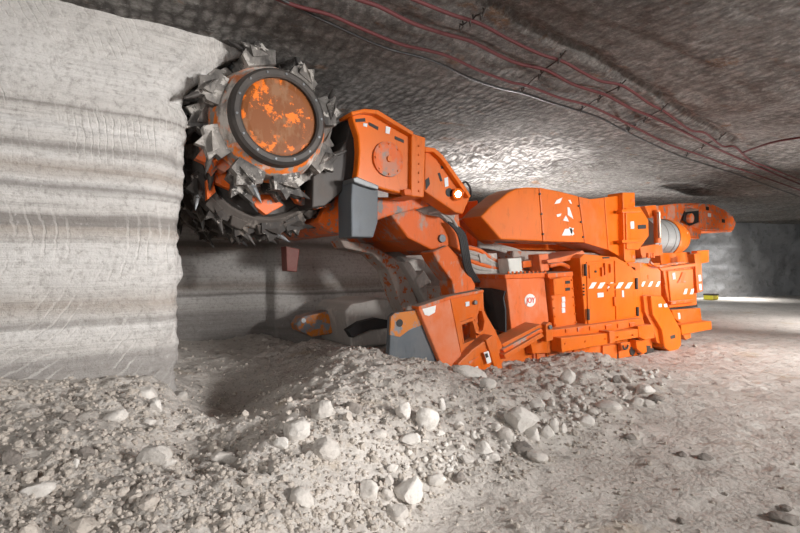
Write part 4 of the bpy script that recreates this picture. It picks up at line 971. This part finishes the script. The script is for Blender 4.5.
# loose gravel: uncountable
bm = bmesh.new()
tmpl = []
for k in range(5):
    b_ = rock_mesh(1, .9, .8, 300+k, .8, 1); tmpl.append(([v.co.copy() for v in b_.verts], [[v.index for v in f.verts] for f in b_.faces])); b_.free()
vs = []; fs = []; rr = random.Random(9); cnt = 0
while cnt < 7000:
    px = rr.uniform(-5, 800); py = rr.uniform(340, 540)
    if px > 640 and rr.random() < .75: continue
    dd = ray(px, py); p, s = hit(px, py)
    if p is None or s > 9: continue
    h = terr(p.x, p.y)
    if h < .05 and rr.random() < .85: continue
    w = abs(rr.gauss(0, .0085))+.004
    if rr.random() < .03: w *= 1.9
    V, Fc = tmpl[rr.randrange(5)]; R = Matrix.Rotation(rr.uniform(0, 6.28), 3, 'Z') @ Matrix.Rotation(rr.uniform(0, 6.28), 3, 'X')
    o0 = len(vs); c = Vector((p.x, p.y, h+w*.3))
    vs += [R@(v*w)+c for v in V]; fs += [[i+o0 for i in f] for f in Fc]; cnt += 1
bm.free()
me = bpy.data.meshes.new('salt_gravel'); me.from_pydata([tuple(v) for v in vs], [], fs); me.materials.append(M['gravel'])
o = bpy.data.objects.new('salt_gravel', me); COL.objects.link(o)
tag(o, 'loose salt gravel strewn over the heaps', 'gravel', None, 'stuff')

# yellow case far down the tunnel
p = atz(711, 299.5, 0)
yc = empty('yellow_case', (p.x, p.y, 0)); tag(yc, 'small yellow case lying on the far tunnel floor behind the machine', 'case')
box('case_body', (p.x-.28, p.y-.2, 0), (p.x+.28, p.y+.2, .2), M['yellow'], yc, .03)
box('case_lid', (p.x-.29, p.y-.21, .2), (p.x+.29, p.y+.21, .27), M['dark'], yc, .02, 'dark lid')

# ================================================================== CAMERA, LIGHTS
cam = bpy.data.cameras.new('camera'); co = bpy.data.objects.new('camera', cam); COL.objects.link(co)
cam.lens = F/800*36; cam.sensor_width = 36; cam.clip_start = .05; cam.clip_end = 200
co.location = (0, 0, CAMZ)
co.rotation_euler = (PI/2, 0, math.atan2(.836, .549)-PI/2)
scene.camera = co
def view(r, f, z): return Vector((.836*r+.549*f, -.549*r+.836*f, z))
def aim(o, tgt): o.rotation_euler = (Vector(tgt)-o.location).to_track_quat('-Z', 'Y').to_euler()
def spot(name, loc, tgt, power, deg, blend=.6, rad=.25, col=(1, .985, .97)):
    l = bpy.data.lights.new(name, 'SPOT'); l.energy = power; l.spot_size = math.radians(deg); l.spot_blend = blend; l.shadow_soft_size = rad; l.color = col
    o = bpy.data.objects.new(name, l); COL.objects.link(o); o.location = loc; aim(o, tgt); return o
def area(name, loc, tgt, power, size, spread=120, col=(1, .985, .97)):
    l = bpy.data.lights.new(name, 'AREA'); l.energy = power; l.size = size; l.color = col; l.spread = math.radians(spread)
    o = bpy.data.objects.new(name, l); COL.objects.link(o); o.location = loc; aim(o, tgt); return o
spot('unseen_light', (6.6, -3.4, 2.8), (5.0, 4.7, 1.35), 2100, 84, .8, .4)
spot('unseen_light', (5.0, -3.4, 2.4), (-1.7, 4.6, 1.8), 1900, 52, .6, .3)  # added unseen lamp that brightens the left wall
spot('unseen_light', (4.4, -2.6, 2.6), (.1, 3.0, .2), 285, 60, .8, .4)  # extra unseen fill put in to lift the muck heap
area('unseen_light', (10.6, -1.0, 2.9), (10.0, 3.6, .0), 165, .8, 95)  # unseen lamp added so the right-hand floor reads brighter
area('fill_light', view(-1.2, -2.8, 2.2), (1.6, 6, 1.0), 75, 2.0, 130)
spot('unseen_uplight', (7.6, 7.3, 1.9), (6.3, 6.9, CEIL), 480, 130, .8, .15)
spot('unseen_uplight', (9.6, 9.0, 1.2), (9.4, 8.2, CEIL), 1300, 140, .9, .2)  # unseen light added to lift the roof behind the cover
spot('unseen_uplight', (13.6, 8.0, 1.2), (13.2, 7.0, CEIL), 420, 140, .9, .2)  # added unseen uplight, brightens the roof beyond the tail
spot('unseen_uplight', (7.6, .2, .7), (6.3, 2.6, CEIL), 95, 110, .9, .25)  # invented floodlight out of frame, lifts the near right roof
spot('unseen_uplight', (11.5, 3.2, 1.2), (10.5, 4.6, CEIL), 190, 140, .9, .2)  # another unseen light put in to brighten the right roof
area('unseen_tunnel_light', (14.8, 1.8, 3.1), (17.5, 5, 0), 210, .8, 110)  # unseen light added to raise the far floor
area('unseen_tunnel_light', (15.5, 9.5, 2.4), (23, 12, 1.6), 150, 1.5, 120, (.88, .95, 1))  # unseen bluish light put in to lift the far wall
area('unseen_tunnel_light', (25.4, 10.4, 3.3), (25.5, 10.5, 0), 110, 2.5, 70)
spot('lamp_beam', at(455, 194, 4.45), at(430, 230, 3.0), 25, 90, .7, .05)
wd = bpy.data.worlds.new('world'); scene.world = wd; wd.use_nodes = True
wd.node_tree.nodes['Background'].inputs[0].default_value = (.9, .95, 1, 1); wd.node_tree.nodes['Background'].inputs[1].default_value = .02
vsn = scene.view_settings; vsn.view_transform = 'Standard'; vsn.look = 'None'; vsn.gamma = 1; vsn.use_curve_mapping = False
vsn.exposure = 0.10
